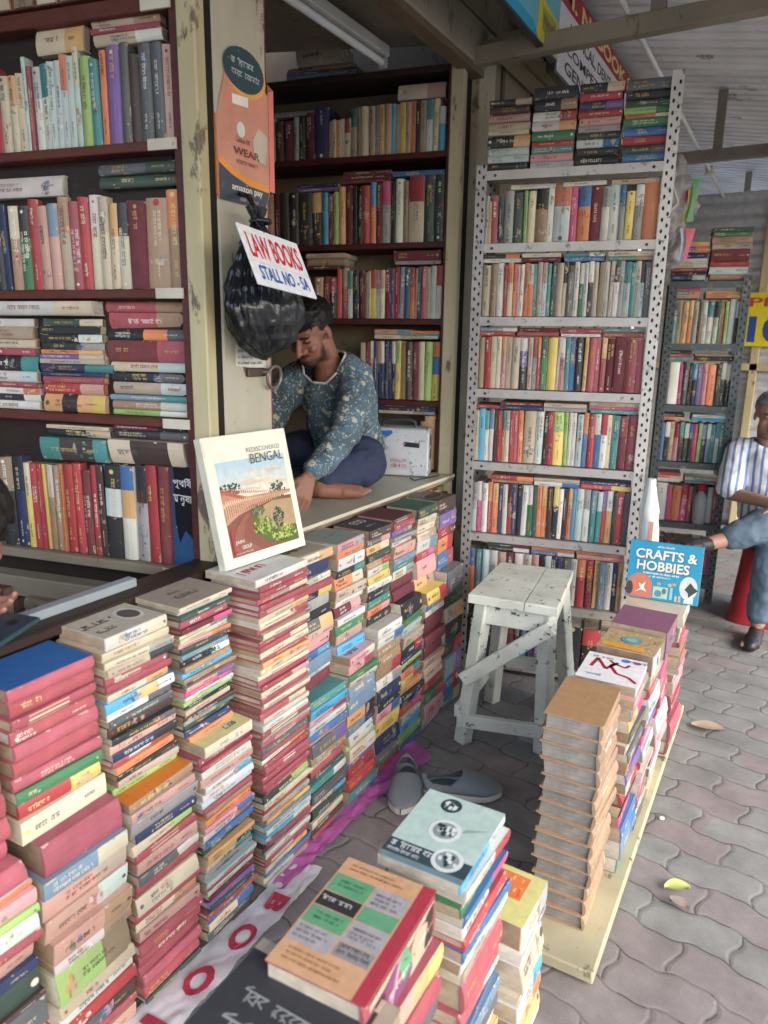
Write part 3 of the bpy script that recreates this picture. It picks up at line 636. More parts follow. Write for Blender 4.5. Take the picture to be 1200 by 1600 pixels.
# --- stacks beside the walkway
WK = 'nearest the wooden stool'
XR = -.262
tan_art = art_scrib([(.4, .3, .2, .03)], '#b08d68', 'e', 3, bg=[(0, 1, 0, 1, '#a98560'), ])
stack('the tan stack on the walkway plank', G6, -.285, 1.545, 1.765, .042, .602, ' '.join(['h36h99', 'h32h98', 'h35h97', 'h36h98', 'h33h99', 'h31h98', 'h34h97', 'h37h98', 'h33h98', 'h31h99', 'h35h98', 'h34h97', 'h36h98', 'h33h99']), 371, depth=(.135, .15), hardp=1, art=tan_art, jx=.004, rot=2.5, page=lin('#8d8982'), over=.006, ntot=14)
def art_red(c, L, D, T):
    quadz(c, 0, L, 0, D, T, lin('#e6e5e6')); K = lin('#a3222f')
    def ribbon(pts, wd):
        for (a, b), (a2, b2) in zip(pts, pts[1:]):
            d = Vector((a2-a, b2-b)); n = Vector((-d.y, d.x)).normalized()*wd
            c.face([(L*a-n.x, D*b-n.y, T+.0008), (L*a2-n.x, D*b2-n.y, T+.0008), (L*a2+n.x, D*b2+n.y, T+.0008), (L*a+n.x, D*b+n.y, T+.0008)], K, 2)
    ribbon([(.45, .85), (.8, .8), (.45, .6), (.75, .45), (.6, .55), (.35, .4), (.3, .2), (.15, .05)], .005)
    ribbon([(.8, .6), (.7, .5), (.62, .3), (.75, .25)], .004)
    rng = random.Random(5)
    for x0, y0, ww in ((.85, .3, .12), (.82, .9, .1), (.14, .9, .1)): scribble(c, lambda a, b: (L*x0+b, D*y0-a, T+.0009), D*.35, .012, lin('#33406a'), 2, rng, 'b')
    c.disc((L*.88, D*.35, T+.0008), (.012, 0, 0), (0, .012, 0), lin('#5a7ab8'), 2); c.disc((L*.87, D*.15, T+.0008), (.01, 0, 0), (0, .01, 0), lin('#c0607a'), 2)
stack('the stack under the white cover with red brushwork', G6, -.262, 1.785, 1.985, .042, .592, 'w16 pa16 a22 eP18 A18 i16 A14 e20 v16 q18 R20 k18 P18 u24 zu30 t24', 372, depth=(.145, .16), art=art_red)
def art_yel(c, L, D, T):
    quadz(c, 0, L, 0, D, T, lin('#b59a72')); rng = random.Random(9)
    for _ in range(90):
        x, y = rng.uniform(.02, .94), rng.uniform(.03, .9); quadz(c, L*x, L*(x+.04), D*y, D*(y+.03), T, lin(rng.choice(('#8d8778', '#d8a440', '#c9953a', '#6d7b72', '#d9c9a0'))), .0006+.00001*_)
    quadz(c, L*.05, L*.25, D*.2, D*.95, T, lin('#dd9a35'), .002)
    c.disc((L*.55, D*.5, T+.0022), (L*.18, 0, 0), (0, D*.18, 0), lin('#5f9aa0'), 2); c.disc((L*.55, D*.5, T+.0026), (L*.1, 0, 0), (0, D*.1, 0), lin('#86b4b4'), 2)
stack('the stack under the ochre patterned cover', G6, -.255, 1.998, 2.17, .042, .60, 'wB30 s18 R14 q30 w14 v14 P20 q16 R16 w20 p24 r20 i16 A14', 373, depth=(.15, .165), art=art_yel)
def art_purp(c, L, D, T): quadz(c, 0, L, 0, D, T, lin('#87566f'))
stack('the stack under the plum-coloured cover', G6, -.25, 2.185, 2.385, .042, .608, 'M40 p20 P24 r30 P16 w22 p30 r24 q14 s20 i14', 374, depth=(.16, .175), art=art_purp)
stack('the stack holding up the blue crafts book', G6, -.235, 2.47, 2.68, .042, .565, 'iq20 wi26 R10 p16 h20 p12 w16 p24 x20 r34 x34 r28', 375, depth=(.19, .215))
# the nearest stacks, bottom edge of the photograph
def art_mint(c, L, D, T):
    quadz(c, 0, L, 0, D, T, lin('#b3c9bf')); quadz(c, 0, L*.24, 0, D, T, lin('#33474d'), .0006); K = lin('#2c3a40'); W = lin('#d7dcd8')
    quadz(c, 0, L*.06, 0, D, T, lin('#6d8286'), .0007)
    for x, y, r in ((.86, .62, .1), (.52, .5, .15), (.2, .28, .14)):
        c.disc((L*x, D*y, T+.0009), (L*r, 0, 0), (0, L*r*.95, 0), W if r > .1 else K, 2); c.disc((L*x, D*y, T+.0013), (L*r*.72, 0, 0), (0, L*r*.7, 0), lin('#8c9a9a') if r > .1 else lin('#4a5a5e'), 2)
        rng = random.Random(int(x*100))
        for _ in range(26):
            a, q = rng.uniform(0, 6.28), rng.uniform(0, r*.6); quadz(c, L*(x+q*math.cos(a))-.004, L*(x+q*math.cos(a))+.004, D*y+L*q*math.sin(a)-.003, D*y+L*q*math.sin(a)+.003, T, rng.choice((K, W)), .0016+_*.00002)
    c.face([(L*.55, D*.33, T+.0008), (L*.62, D*.3, T+.0008), (L*.7, D*.04, T+.0008)], lin('#8fa8a2'), 2)
    scribble(c, lambda a, b: (L*.145+b*1.5, D*.95-a, T+.0017), D*.5, L*.045, W, 2, random.Random(2), 'b'); scribble(c, lambda a, b: (L*.085+b*1.2, D*.95-a, T+.0017), D*.4, L*.03, W, 2, random.Random(7), 'b')
stack('the near stack under the mint-green cover', G6, -.362, .925, 1.135, .004, .60, 'cq12h100 wR16 g10 uP12 wk12 R10 u12 w14 f14 r34 r20 oi8 u14 z16 A20 w18 e16 k22 r24 q20', 376, depth=(.15, .158), art=art_mint, vis=1)
def art_grid(c, L, D, T):
    O, Gn, Gr, K = lin('#c79c76'), lin('#5f9a73'), lin('#a09ea1'), lin('#2f2d2e')
    quadz(c, 0, L, .0, D, T, O); quadz(c, 0, L, 0, D*.14, T, lin('#a93746'), .0006)
    for i, (x0, x1, y0, y1, cc) in enumerate(((.66, .84, .55, .98, Gn), (.52, .66, .55, .98, K), (.36, .52, .55, .98, Gn), (.2, .36, .55, .98, Gr), (.66, .84, .16, .53, Gr), (.52, .66, .16, .53, Gn), (.34, .52, .16, .53, Gr), (.22, .34, .16, .53, lin('#8e8b8a')))):
        quadz(c, L*x0, L*x1-.002, D*y0, D*y1, T, cc, .0008)
    rng = random.Random(4)
    def sp(pts, cc, e): c.face([(L*a, .0045*(1-math.sin(math.pi*b)**.6)-e, T*b) for a, b in pts], lin(cc), 2)
    sp([(.06, .12), (.97, .12), (.97, .88), (.06, .88)], '#b9a894', .0006); sp([(.12, .12), (.6, .12), (.66, .5), (.4, .85), (.16, .7)], '#7d4668', .0009); sp([(.5, .3), (.62, .5), (.55, .86), (.42, .8)], '#5c9a70', .0011)
    sp([(.62, .3), (.8, .25), (.85, .7), (.7, .86), (.6, .7)], '#c9a48a', .0012); sp([(.82, .2), (.95, .2), (.96, .85), (.84, .8)], '#3a3532', .0013); sp([(.10, .3), (.22, .2), (.24, .7), (.12, .75)], '#3f3438', .0014); sp([(.3, .2), (.34, .2), (.46, .8), (.42, .84)], '#a98aa0', .0014)
    for x0, y0, w_, h_, cc in ((.575, .95, .34, .035, '#d9d6d0'), (.29, .5, .33, .03, '#3a3434'), (.245, .5, .33, .03, '#3a3434'), (.44, .5, .3, .022, '#5c5858'), (.40, .5, .26, .022, '#5c5858'), (.37, .5, .3, .022, '#5c5858'), (.76, .5, .3, .022, '#5c5858'), (.72, .5, .28, .022, '#5c5858'), (.68, .5, .3, .022, '#5c5858'), (.31, .95, .3, .022, '#6a6464'), (.27, .95, .33, .022, '#6a6464'), (.23, .95, .25, .022, '#6a6464'), (.93, .9, .5, .018, '#8d6238'), (.89, .9, .6, .018, '#8d6238'), (.14, .9, .55, .018, '#8d6238'), (.10, .9, .5, .018, '#8d6238'), (.06, .9, .6, .018, '#8d6238'), (.76, .9, .3, .022, '#2d6b40'), (.72, .9, .3, .022, '#2d6b40'), (.45, .9, .3, .022, '#2d6b40'), (.41, .9, .28, .022, '#2d6b40')):
        scribble(c, lambda a, b: (L*x0+b, D*y0-a, T+.0013), D*w_, L*h_, lin(cc), 2, rng, 'b')
def spine_pic(c, L, D, T): pass
stack('the near stack under the orange-green block cover', G6, -.385, .645, .905, .004, .607, 'r66 xpfey52 r30 A40 i40 r44 k36 r40 i30 r44', 377, depth=(.16, .168), art=art_grid, hardp=1)
def art_dark(c, L, D, T):
    quadz(c, L*.06, L*.92, D*.1, D, T, lin('#34363a')); quadz(c, L*.92, L, 0, D, T, lin('#b9ac98')); quadz(c, 0, L, 0, D*.1, T, lin('#a39684'), .0005)
    rng = random.Random(8)
    scribble(c, lambda a, b: (L*.62+b, D*.85-a, T+.001), D*.6, L*.08, lin('#949796'), 2, rng, 'b'); scribble(c, lambda a, b: (L*.42+b*1.3, D*.85-a, T+.001), D*.5, L*.08, lin('#949796'), 2, rng, 'b'); scribble(c, lambda a, b: (L*.15+b, D*.8-a, T+.001), D*.4, L*.06, lin('#949796'), 2, rng, 'b')
stack('the near stack under the dark charcoal cover', G6, -.36, .44, .70, .004, .578, 'B50h100 k40 r46 i40 r50 w40 k40 x46 r50', 378, depth=(.235, .245), art=art_dark, hardp=1, rot=.5)
def art_or(c, L, D, T):
    quadz(c, 0, L, 0, D, T, lin('#cfcb86')); quadz(c, L*.42, L*.9, D*.3, D*.95, T, lin('#dd7d45'), .0006); rng = random.Random(3)
    for _ in range(14):
        x, y = rng.uniform(.45, .8), rng.uniform(.35, .85); quadz(c, L*x, L*(x+.08), D*y, D*(y+.05), T, lin(rng.choice(('#e2a274', '#d8632c', '#e8b08a'))), .0008+.00002*_)
stack('the narrow near stack under the yellow-orange cover', G6, -.325, 1.145, 1.315, .004, .35, 'ia30 wa16 si40 iy12 qc20 eo18 e26 w20', 379, depth=(.10, .108), art=art_or)

# ---- individuals for the largest, one mass for the rest
BOOKS.sort(key=lambda b: -b['area'])
BOOKS = [b for b in BOOKS if b['area'] > 3]
NIND = 300; seenlab = set()
mass = MB()
for i, b in enumerate(BOOKS):
    if i < NIND:
        o = b['c'].build('book', BMATS, None, b['M']); lab = b['label']
        tag(o, lab, 'book', b['group'])
        b['g'].build('pages', ['pages'], o)
    else:
        mass.add(b['c'], b['M']); k = len(mass.m); g = b['g']; mass.add(g, b['M'])
        for j in range(k, len(mass.m)): mass.m[j] = 3
tag(mass.build('shelved_books', BMATS+['pages']), 'mass of small many-coloured books filling the shelves and gaps of the stacks', 'books', None, 'stuff')
seen = {}
for b in BOOKS[:NIND]: seen[b['label']] = seen.get(b['label'], 0)+1
print('EX', [l for l in seen][::17]); print('LONG', [l for l in seen if len(l.split()) > 16], 'DUP', [l for l in seen if seen[l] > 1])
print('BOOKS', len(BOOKS), 'smallest individual', BOOKS[min(NIND, len(BOOKS))-1]['area'])

# ================================================================== SETTING
class T:                                             # a thing whose parts are modelled in world space around its base point
    def __init__(s, name, label, cat, P, group=None): s.P = Vector(P); s.o = thing(name, label, cat, s.P, group); s.M = Matrix.Translation(-s.P)
    def part(s, mb, name, mats, parent=None, label=None):
        o = mb.build(name, mats, parent or s.o, None if parent else s.M)
        if label: o['label'] = label
        return o
def B(*a, mi=0, bev=0, M=None):                      # one box as a builder: x0,x1,y0,y1,z0,z1,hex
    m = MB(); c = lin(a[6]) if isinstance(a[6], str) else a[6]
    if bev: m.bevbox(*a[:6], bev, c, mi, M)
    else: m.box(*a[:6], c, mi, M)
    return m
def fB(P0, ua, ub, na, nb, z0, z1, col, mi=0, bev=0, m=None):   # box in the slanted shelf frame (u along DX, n into the shelf)
    m = m or MB(); M = frame(P0, DX, DN, DZ); c = lin(col) if isinstance(col, str) else col
    if bev: m.bevbox(ua, ub, na, nb, z0, z1, bev, c, mi, M)
    else: m.box(ua, ub, na, nb, z0, z1, c, mi, M)
    return m

# ---- pavement of wavy interlocking pavers
def paver_mat():
    m = bpy.data.materials.new('pavers'); m.use_nodes = True; MATS['pavers'] = m
    t = m.node_tree; b = t.nodes['Principled BSDF']; L = t.links.new
    def N(ty, **k):
        n = t.nodes.new(ty)
        for a, v in k.items(): setattr(n, a, v)
        return n
    def ma(op, a, b_=None, c_=None):
        n = N('ShaderNodeMath', operation=op)
        for i, x in enumerate((a, b_, c_)):
            if x is None: continue
            if isinstance(x, (int, float)): n.inputs[i].default_value = x
            else: L(x, n.inputs[i])
        return n.outputs[0]
    tc = N('ShaderNodeTexCoord'); mp = N('ShaderNodeMapping'); mp.inputs['Rotation'].default_value = (0, 0, R_(9)); L(tc.outputs['Object'], mp.inputs[0])
    nzw = N('ShaderNodeTexNoise'); nzw.inputs['Scale'].default_value = 9; L(mp.outputs[0], nzw.inputs['Vector'])
    sp = N('ShaderNodeSeparateXYZ'); L(mp.outputs[0], sp.inputs[0])
    X = ma('ADD', sp.outputs[0], ma('MULTIPLY', ma('SUBTRACT', nzw.outputs[0], .5), .016)); Y = sp.outputs[1]
    PW, PH, AM = .225, .118, .011
    wav = ma('MULTIPLY', ma('ADD', ma('SINE', ma('MULTIPLY', X, 2*math.pi/PW)), ma('MULTIPLY', ma('SINE', ma('MULTIPLY', X, 6*math.pi/PW)), .28)), AM)
    v = ma('DIVIDE', ma('ADD', Y, wav), PH); row = ma('FLOOR', v); fv = ma('FRACT', v)
    off = ma('MULTIPLY', ma('FRACT', ma('MULTIPLY', row, .5)), PW)
    wx = ma('MULTIPLY', ma('SINE', ma('MULTIPLY', fv, 2*math.pi)), .008)
    uu = ma('DIVIDE', ma('ADD', ma('ADD', X, off), wx), PW); colm = ma('FLOOR', uu); fu = ma('FRACT', uu)
    dv = ma('MULTIPLY', ma('MINIMUM', fv, ma('SUBTRACT', 1, fv)), PH); du = ma('MULTIPLY', ma('MINIMUM', fu, ma('SUBTRACT', 1, fu)), PW)
    d = ma('MINIMUM', dv, du)
    jt = N('ShaderNodeMapRange'); jt.inputs['From Min'].default_value = .0008; jt.inputs['From Max'].default_value = .004; L(d, jt.inputs[0])
    cb = N('ShaderNodeCombineXYZ'); L(row, cb.inputs[0]); L(colm, cb.inputs[1])
    wn = N('ShaderNodeTexWhiteNoise'); L(cb.outputs[0], wn.inputs['Vector'])
    big = N('ShaderNodeTexNoise'); big.inputs['Scale'].default_value = 1.6; L(tc.outputs['Object'], big.inputs['Vector'])
    pick = ma('GREATER_THAN', ma('ADD', wn.outputs['Value'], ma('MULTIPLY', big.outputs[0], .25)), .72)
    c1 = N('ShaderNodeMix', data_type='RGBA'); c1.inputs[6].default_value = (*lin('#7d7e7b'), 1); c1.inputs[7].default_value = (*lin('#7f7877'), 1); L(pick, c1.inputs['Factor'])
    dirt = N('ShaderNodeTexNoise'); dirt.inputs['Scale'].default_value = 7; dirt.inputs['Detail'].default_value = 8; dirt.inputs['Roughness'].default_value = .65; L(tc.outputs['Object'], dirt.inputs['Vector'])
    dr = N('ShaderNodeMapRange'); dr.inputs['From Min'].default_value = .3; dr.inputs['From Max'].default_value = .7; dr.inputs['To Min'].default_value = .70; dr.inputs['To Max'].default_value = 1.2; L(dirt.outputs[0], dr.inputs[0])
    fine = N('ShaderNodeTexNoise'); fine.inputs['Scale'].default_value = 260; L(tc.outputs['Object'], fine.inputs['Vector'])
    fr = N('ShaderNodeMapRange'); fr.inputs['To Min'].default_value = .72; fr.inputs['To Max'].default_value = 1.28; L(fine.outputs[0], fr.inputs[0])
    sc = N('ShaderNodeVectorMath', operation='SCALE'); L(c1.outputs[2], sc.inputs[0]); L(ma('MULTIPLY', dr.outputs[0], fr.outputs[0]), sc.inputs['Scale'])
    brk = N('ShaderNodeTexNoise'); brk.inputs['Scale'].default_value = 14; L(tc.outputs['Object'], brk.inputs['Vector'])
    jj = ma('MAXIMUM', jt.outputs[0], ma('MULTIPLY', ma('GREATER_THAN', brk.outputs[0], .5), .55))
    jm = N('ShaderNodeMix', data_type='RGBA'); jm.inputs[6].default_value = (*lin('#4a4744'), 1); L(sc.outputs[0], jm.inputs[7]); L(jj, jm.inputs['Factor'])
    L(jm.outputs[2], b.inputs['Base Color']); b.inputs['Roughness'].default_value = .85
    hr = N('ShaderNodeMapRange'); hr.interpolation_type = 'SMOOTHSTEP'; hr.inputs['From Max'].default_value = .012; L(d, hr.inputs[0])
    hh = ma('ADD', ma('MULTIPLY', hr.outputs[0], 1.0), ma('MULTIPLY', fine.outputs[0], .12))
    bp = N('ShaderNodeBump'); bp.inputs['Strength'].default_value = .32; bp.inputs['Distance'].default_value = .005; L(hh, bp.inputs['Height']); L(bp.outputs[0], b.inputs['Normal'])
paver_mat()
g = MB(); g.face([(-150, -150, 0), (150, -150, 0), (150, 150, 0), (-150, 150, 0)], (.3, .3, .3)); tag(g.build('pavement', 'pavers'), kind='structure')

# ---- the two kiosks
CR = '#b9b39a'
k2 = T('book_kiosk', 'cream wooden book kiosk with an open front where the seller sits', 'kiosk', (-1.3, 2.3, 0))
MK = ['wall_paint', 'dark_wood', 'laminate', 'grime']
m = MB(); m.bevbox(-1.40, -1.30, 1.441, 1.64, .0, 2.72, .006, lin('#aaa493')); m.box(-1.41, -1.318, 1.64, 1.662, .9, 2.55, lin('#7d2a2e'), 1)
DP = k2.part(m, 'door_post', MK)
m = MB(); m.box(-1.41, -1.3025, 1.405, 1.44, 0, 2.72, lin('#191614'), 3); k2.part(m, 'edge_strip', MK, DP)  # near-black box paints the shade of the gap beside the post
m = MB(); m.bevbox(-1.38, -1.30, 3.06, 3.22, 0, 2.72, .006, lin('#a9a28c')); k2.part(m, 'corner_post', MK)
m = MB(); m.box(-1.40, -1.34, 2.955, 3.055, 0, 2.6, lin('#1b1917'), 3); k2.part(m, 'door_gap', MK)  # solid near-black block standing in for the shade of the recess
m = MB(); m.bevbox(-1.36, -1.275, 1.645, 3.055, 2.545, 2.70, .006, lin('#8f8775')); m.box(-1.345, -1.285, 1.65, 3.05, 2.52, 2.545, lin('#6b5a48'), 1); k2.part(m, 'lintel', MK)
m = MB(); M_ = frame((0, 0, 0), (1, 0, 0), (0, 1, 0), (0, 0, 1))
for z0, z1, c, mi, e in ((.852, .868, '#8c7d66', 1, 0), (.868, .88, '#a9a795', 2, .006)):
    P = [(-2.35, 1.45), (-1.3+e, 1.665), (-1.3+e, 2.93), (-2.35, 2.72)]
    m.face([(x, y, z1) for x, y in P], lin(c), mi)
    m.face([(x, y, z0) for x, y in P][::-1], lin(c), mi)
    for i in range(4):
        a, b_ = P[i], P[(i+1) % 4]; m.face([(*a, z0), (*b_, z0), (*b_, z1), (*a, z1)], lin('#c9c4b2' if mi == 2 else c), mi)
k2.part(m, 'counter', MK)
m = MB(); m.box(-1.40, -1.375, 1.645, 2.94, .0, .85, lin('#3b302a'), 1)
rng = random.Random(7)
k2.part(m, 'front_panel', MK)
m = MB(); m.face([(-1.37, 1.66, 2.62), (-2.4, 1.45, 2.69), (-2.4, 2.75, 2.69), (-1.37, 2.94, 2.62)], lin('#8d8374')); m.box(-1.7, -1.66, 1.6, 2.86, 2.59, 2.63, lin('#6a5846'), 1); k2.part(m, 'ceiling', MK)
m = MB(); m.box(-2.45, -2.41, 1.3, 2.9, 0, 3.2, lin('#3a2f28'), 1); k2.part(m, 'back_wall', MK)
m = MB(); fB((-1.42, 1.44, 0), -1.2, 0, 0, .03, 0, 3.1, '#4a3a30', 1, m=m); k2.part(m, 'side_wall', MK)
# small old books wedged under the counter edge
m = MB(); rng = random.Random(12); y = 1.66
while y < 2.9:
    d = rng.uniform(.06, .2); m.box(-1.372, -1.33+rng.uniform(-.01, .01), y, y+d-.004, .80, .80+rng.uniform(.02, .045), jit(PAL[rng.choice('bmkhsBnjo')], rng), 0); y += d
m.box(-1.375, -1.32, 1.65, 2.93, .785, .80, lin('#2a221e'), 1)
k2.part(m, 'ledge', ['paper_cover', 'dark_wood'])

k1 = T('book_kiosk', 'dim wooden book kiosk on the near side of the poster pillar, bookcase inside', 'kiosk', (-1.3, .7, 0))
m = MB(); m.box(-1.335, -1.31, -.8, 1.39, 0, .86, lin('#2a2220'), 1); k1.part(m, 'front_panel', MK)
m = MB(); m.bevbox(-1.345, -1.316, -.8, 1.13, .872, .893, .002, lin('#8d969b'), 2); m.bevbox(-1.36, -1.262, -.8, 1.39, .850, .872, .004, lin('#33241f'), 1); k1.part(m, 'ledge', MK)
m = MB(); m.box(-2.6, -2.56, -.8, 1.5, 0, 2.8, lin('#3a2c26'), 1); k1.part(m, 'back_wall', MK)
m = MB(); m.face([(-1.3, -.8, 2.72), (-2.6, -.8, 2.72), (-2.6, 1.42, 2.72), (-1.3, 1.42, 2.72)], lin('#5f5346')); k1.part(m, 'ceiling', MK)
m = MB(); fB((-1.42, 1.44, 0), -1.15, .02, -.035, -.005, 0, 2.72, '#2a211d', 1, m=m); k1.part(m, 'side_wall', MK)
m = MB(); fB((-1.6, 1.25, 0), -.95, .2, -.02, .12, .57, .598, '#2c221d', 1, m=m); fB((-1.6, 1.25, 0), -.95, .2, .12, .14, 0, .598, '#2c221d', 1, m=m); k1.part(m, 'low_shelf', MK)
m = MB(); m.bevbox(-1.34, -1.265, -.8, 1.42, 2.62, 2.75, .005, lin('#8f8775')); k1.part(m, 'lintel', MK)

# ---- wooden bookcase inside the near kiosk
P0 = (-1.36, 1.368, 0)
bc = T('bookcase', 'dark wooden bookcase full of worn books, pale shelf ends, beside the cream pillar', 'bookcase', (-1.36, 1.37, .7))
WD = ['dark_wood', 'wall_paint', 'grime']
for z, th in ((2.215, .05), (1.905, .024), (1.563, .024), (1.236, .024)):
    m = MB(); fB(P0, -.95, -.012, 0, .25, z-th*.5, z+.010, '#5a2f27', 0, .002, m)
    fB(P0, -.075, .004, -.006, .0, z-th*.5-.001, z+.012, '#c9c4b4', 1, 0, m); bc.part(m, 'shelf', WD)
m = MB(); fB(P0, -.95, .006, -.006, .25, .812, .839, '#8c8370', 1, .002, m); fB(P0, -.1, .008, -.008, -.006, .813, .838, '#c2bba6', 1, 0, m); bc.part(m, 'shelf', WD)
m = MB(); fB(P0, -.95, -.2, -.01, .05, .688, .752, '#918a77', 1, .004, m); bc.part(m, 'rail', WD)
m = MB(); fB(P0, -.95, .03, .235, .25, .84, 2.72, '#3a2420', 0, 0, m); bc.part(m, 'back_panel', WD)
m = MB(); fB(P0, -.006, .014, .004, .235, .84, 2.7, '#4e2624', 0, 0, m); bc.part(m, 'side_panel', WD)
m = MB(); fB(P0, .016, .066, -.004, .05, .0, 2.72, '#b3aa88', 1, .004, m); bc.part(m, 'frame_post', WD)
m = MB(); fB(P0, -.95, -.1, .005, .2, 2.235, 2.45, '#7a4a38', 0, 0, m)
for k in range(12): fB(P0, -.93+k*.07, -.93+k*.07+.055, -.002, .004, 2.236, 2.40, jit(PAL['rsBia'[k % 5]], rng), 1, 0, m)
bc.part(m, 'top_row', WD)

# ---- face-out blue book at the right end of the bookcase's lowest shelf
L_, D_, T_ = .285, .128, .045
cg = book_mesh(L_, D_, T_, [(1, lin('#2d5680'), 1)], True, False, PGC[0], random.Random(1), marks=False, art=art_blue)
ax_y = (-DX*.97+DN*.2).normalized(); ax_z = DZ.cross(ax_y); o = Vector(P0)+DX*.036+DN*.05
b_ = cg[0].build('book', BMATS, None, frame((o.x, o.y, .8405), DZ, ax_y, ax_z)); tag(b_, 'thick blue book turned to show its black Bengali cover, end of the bottom shelf', 'book', G2); cg[1].build('pages', ['pages'], b_)

# ---- shelves behind the seller
P1 = (-1.372, 2.927, 0)
sb = T('bookcase', 'dark maroon bookcase behind the seller, tightly packed with upright books', 'bookcase', (-1.8, 2.85, .88))
for z in (2.219, 1.863, 1.543, 1.187, 2.54):
    m = MB(); fB(P1, -.98, -.012, 0, .22, z-.013, z+.011, '#4a2020' if z < 2.5 else '#3a2a22', 0, .002, m); sb.part(m, 'shelf', WD)
m = MB(); fB(P1, -1.3, .03, .22, .235, .8, 3.0, '#7d705c' , 1, 0, m); sb.part(m, 'back_panel', WD)
m = MB(); fB(P1, -.012, -.002, -.004, .22, .86, 2.56, '#5a2622', 0, 0, m); sb.part(m, 'side_panel', WD)
m = MB(); fB(P1, .0, .055, -.02, .04, .0, 2.56, '#b3a98c', 1, .004, m); sb.part(m, 'frame_post', WD)

# ---- shelter roof
rf = T('shelter_roof', 'corrugated grey metal roof on flat timber ties over the walkway', 'roof', (0, 3, 2.8))
m = MB(); rows = []; y = -.9; xs_ = (-1.9, -1.0, 0, 1.0, 2.1)
while y < 10.2:                                       # ribbed sheet
    for dy, dz in ((0, 0), (.068, 0), (.076, .034), (.100, .034), (.108, 0)): rows.append([(x, y+dy, 3.05-.17*(x+1.3)+dz) for x in xs_])
    y += .11
m.grid(rows, lin('#dcdcdc'), smooth=False); rf.part(m, 'roof_sheet', 'roof_metal')
for y, c in ((2.96, '#8b7f6d'), (5.0, '#7d7468'), (7.3, '#a39a86'), (.9, '#8b7f6d')):
    m = MB(); m.bevbox(-1.32, 2.05, y-.028, y+.028, 2.535, 2.60, .004, lin(c)); m.bevbox(-.62, -.57, y-.02, y+.02, 2.60, 2.92, .003, lin(c)); rf.part(m, 'rafter', 'wall_paint')
for x in (-.15, 1.1):
    m = MB(); m.bevbox(x-.02, x+.02, -.9, 10, 2.985-.17*(x+1.3), 3.035-.17*(x+1.3), .003, lin('#6d6a66')); rf.part(m, 'purlin', 'dull_metal')
m = MB(); m.box(-1.98, -1.29, -1.0, 1.43, 2.72, 3.1, lin('#6e6252')); m.box(-1.5, -1.29, 1.43, 10, 2.72, 3.05, lin('#8a8069'), 0); rf.part(m, 'fascia', 'wall_paint')
# boarding that runs from the lintel to the steel rack under the roof
m = MB()
for k in range(2): m.box(-1.28+.085*k, -1.28+.085*k+.078, 3.0, 6, 2.62+.012*(k % 2), 2.64+.012*(k % 2), jit(lin('#8d8069'), rng, .15))
rf.part(m, 'boarding', 'wall_paint')
pp = T('conduit_pipe', 'thin white conduit pipe running along under the roof', 'pipe', (-.7, 3, 2.6))
m = MB(); m.tube([(-.70, 1.0, 2.615), (-.70, 9, 2.615)], .011, lin('#d8d5cd'), n=10); pp.part(m, 'pipe', 'plastic')
for y in (3.9, 5.6): pp.part(B(-.725, -.675, y-.02, y+.02, 2.58, 2.64, '#cfcabd', bev=.006), 'joint', 'plastic')

# ---- tube light
tl = T('tube_light', 'unlit white fluorescent tube on its batten under the kiosk ceiling', 'lamp', (-1.56, 2.4, 2.5))
m = MB(); m.bevbox(-1.60, -1.545, 1.7, 2.72, 2.535, 2.575, .004, lin('#bab9b2')); BT = tl.part(m, 'batten', 'plastic')
m = MB(); m.tube([(-1.572, 1.75, 2.517), (-1.572, 2.70, 2.517)], .014, lin('#d5d8d6'), n=14); tl.part(m, 'tube', 'plastic')
for y in (1.735, 2.70): tl.part(B(-1.59, -1.554, y, y+.02, 2.497, 2.54, '#a9a8a2', bev=.003), 'tube_holder', 'plastic', BT)

# ---- white slotted-steel rack
PRr = Vector((-1.209, 2.835, 0)); WK_ = '#a8a4a2'
rk_ = T('steel_rack', 'white slotted-angle steel rack packed with paperbacks, piles of books on top', 'rack', PRr)
RM = ['rack_paint', 'grime']
def upright(u, n0, s, top, t, PP, col, pitch_=.04, name='upright', rm=RM):
    m = MB(); w_ = .042
    a, b_ = (u, u+w_) if s > 0 else (u-w_, u)
    fB(PP, a, b_, n0, n0+.0025, 0, top, col, 0, 0, m); e = u if s > 0 else u-.0025
    fB(PP, e, e+.0025, n0+.0025, n0+.04, 0, top, col, 0, 0, m)
    M = frame(PP, DX, DN, DZ); z = .03; k = 0; hc = lin('#26231f')
    while z < top-.02:
        for q, du in ((0, .3), (1, .72)):
            if (k+q) % 2 == 0 or True:
                cu = a+w_*du; zz = z+(0 if q == 0 else pitch_*.5)
                pts = [M @ Vector((cu+.0045*math.cos(t_), n0-.0006, zz+.008*math.sin(t_))) for t_ in [2*math.pi*i/8 for i in range(8)]]
                m.face(pts, hc, 1)
                if s < 0 and q == 0:
                    x_ = u+.0006; pts = [M @ Vector((x_, n0+.02+.0045*math.cos(t_), zz+.008*math.sin(t_))) for t_ in [2*math.pi*i/8 for i in range(8)]]; m.face(pts, hc, 1)
        z += pitch_; k += 1
    t.part(m, name, rm)
upright(0, -.004, 1, 2.135, rk_, PRr, WK_); upright(.735, -.004, -1, 2.41, rk_, PRr, '#c4c1bd')
upright(0, .24, 1, 2.135, rk_, PRr, WK_); upright(.735, .24, -1, 2.41, rk_, PRr, '#b9b6b2')
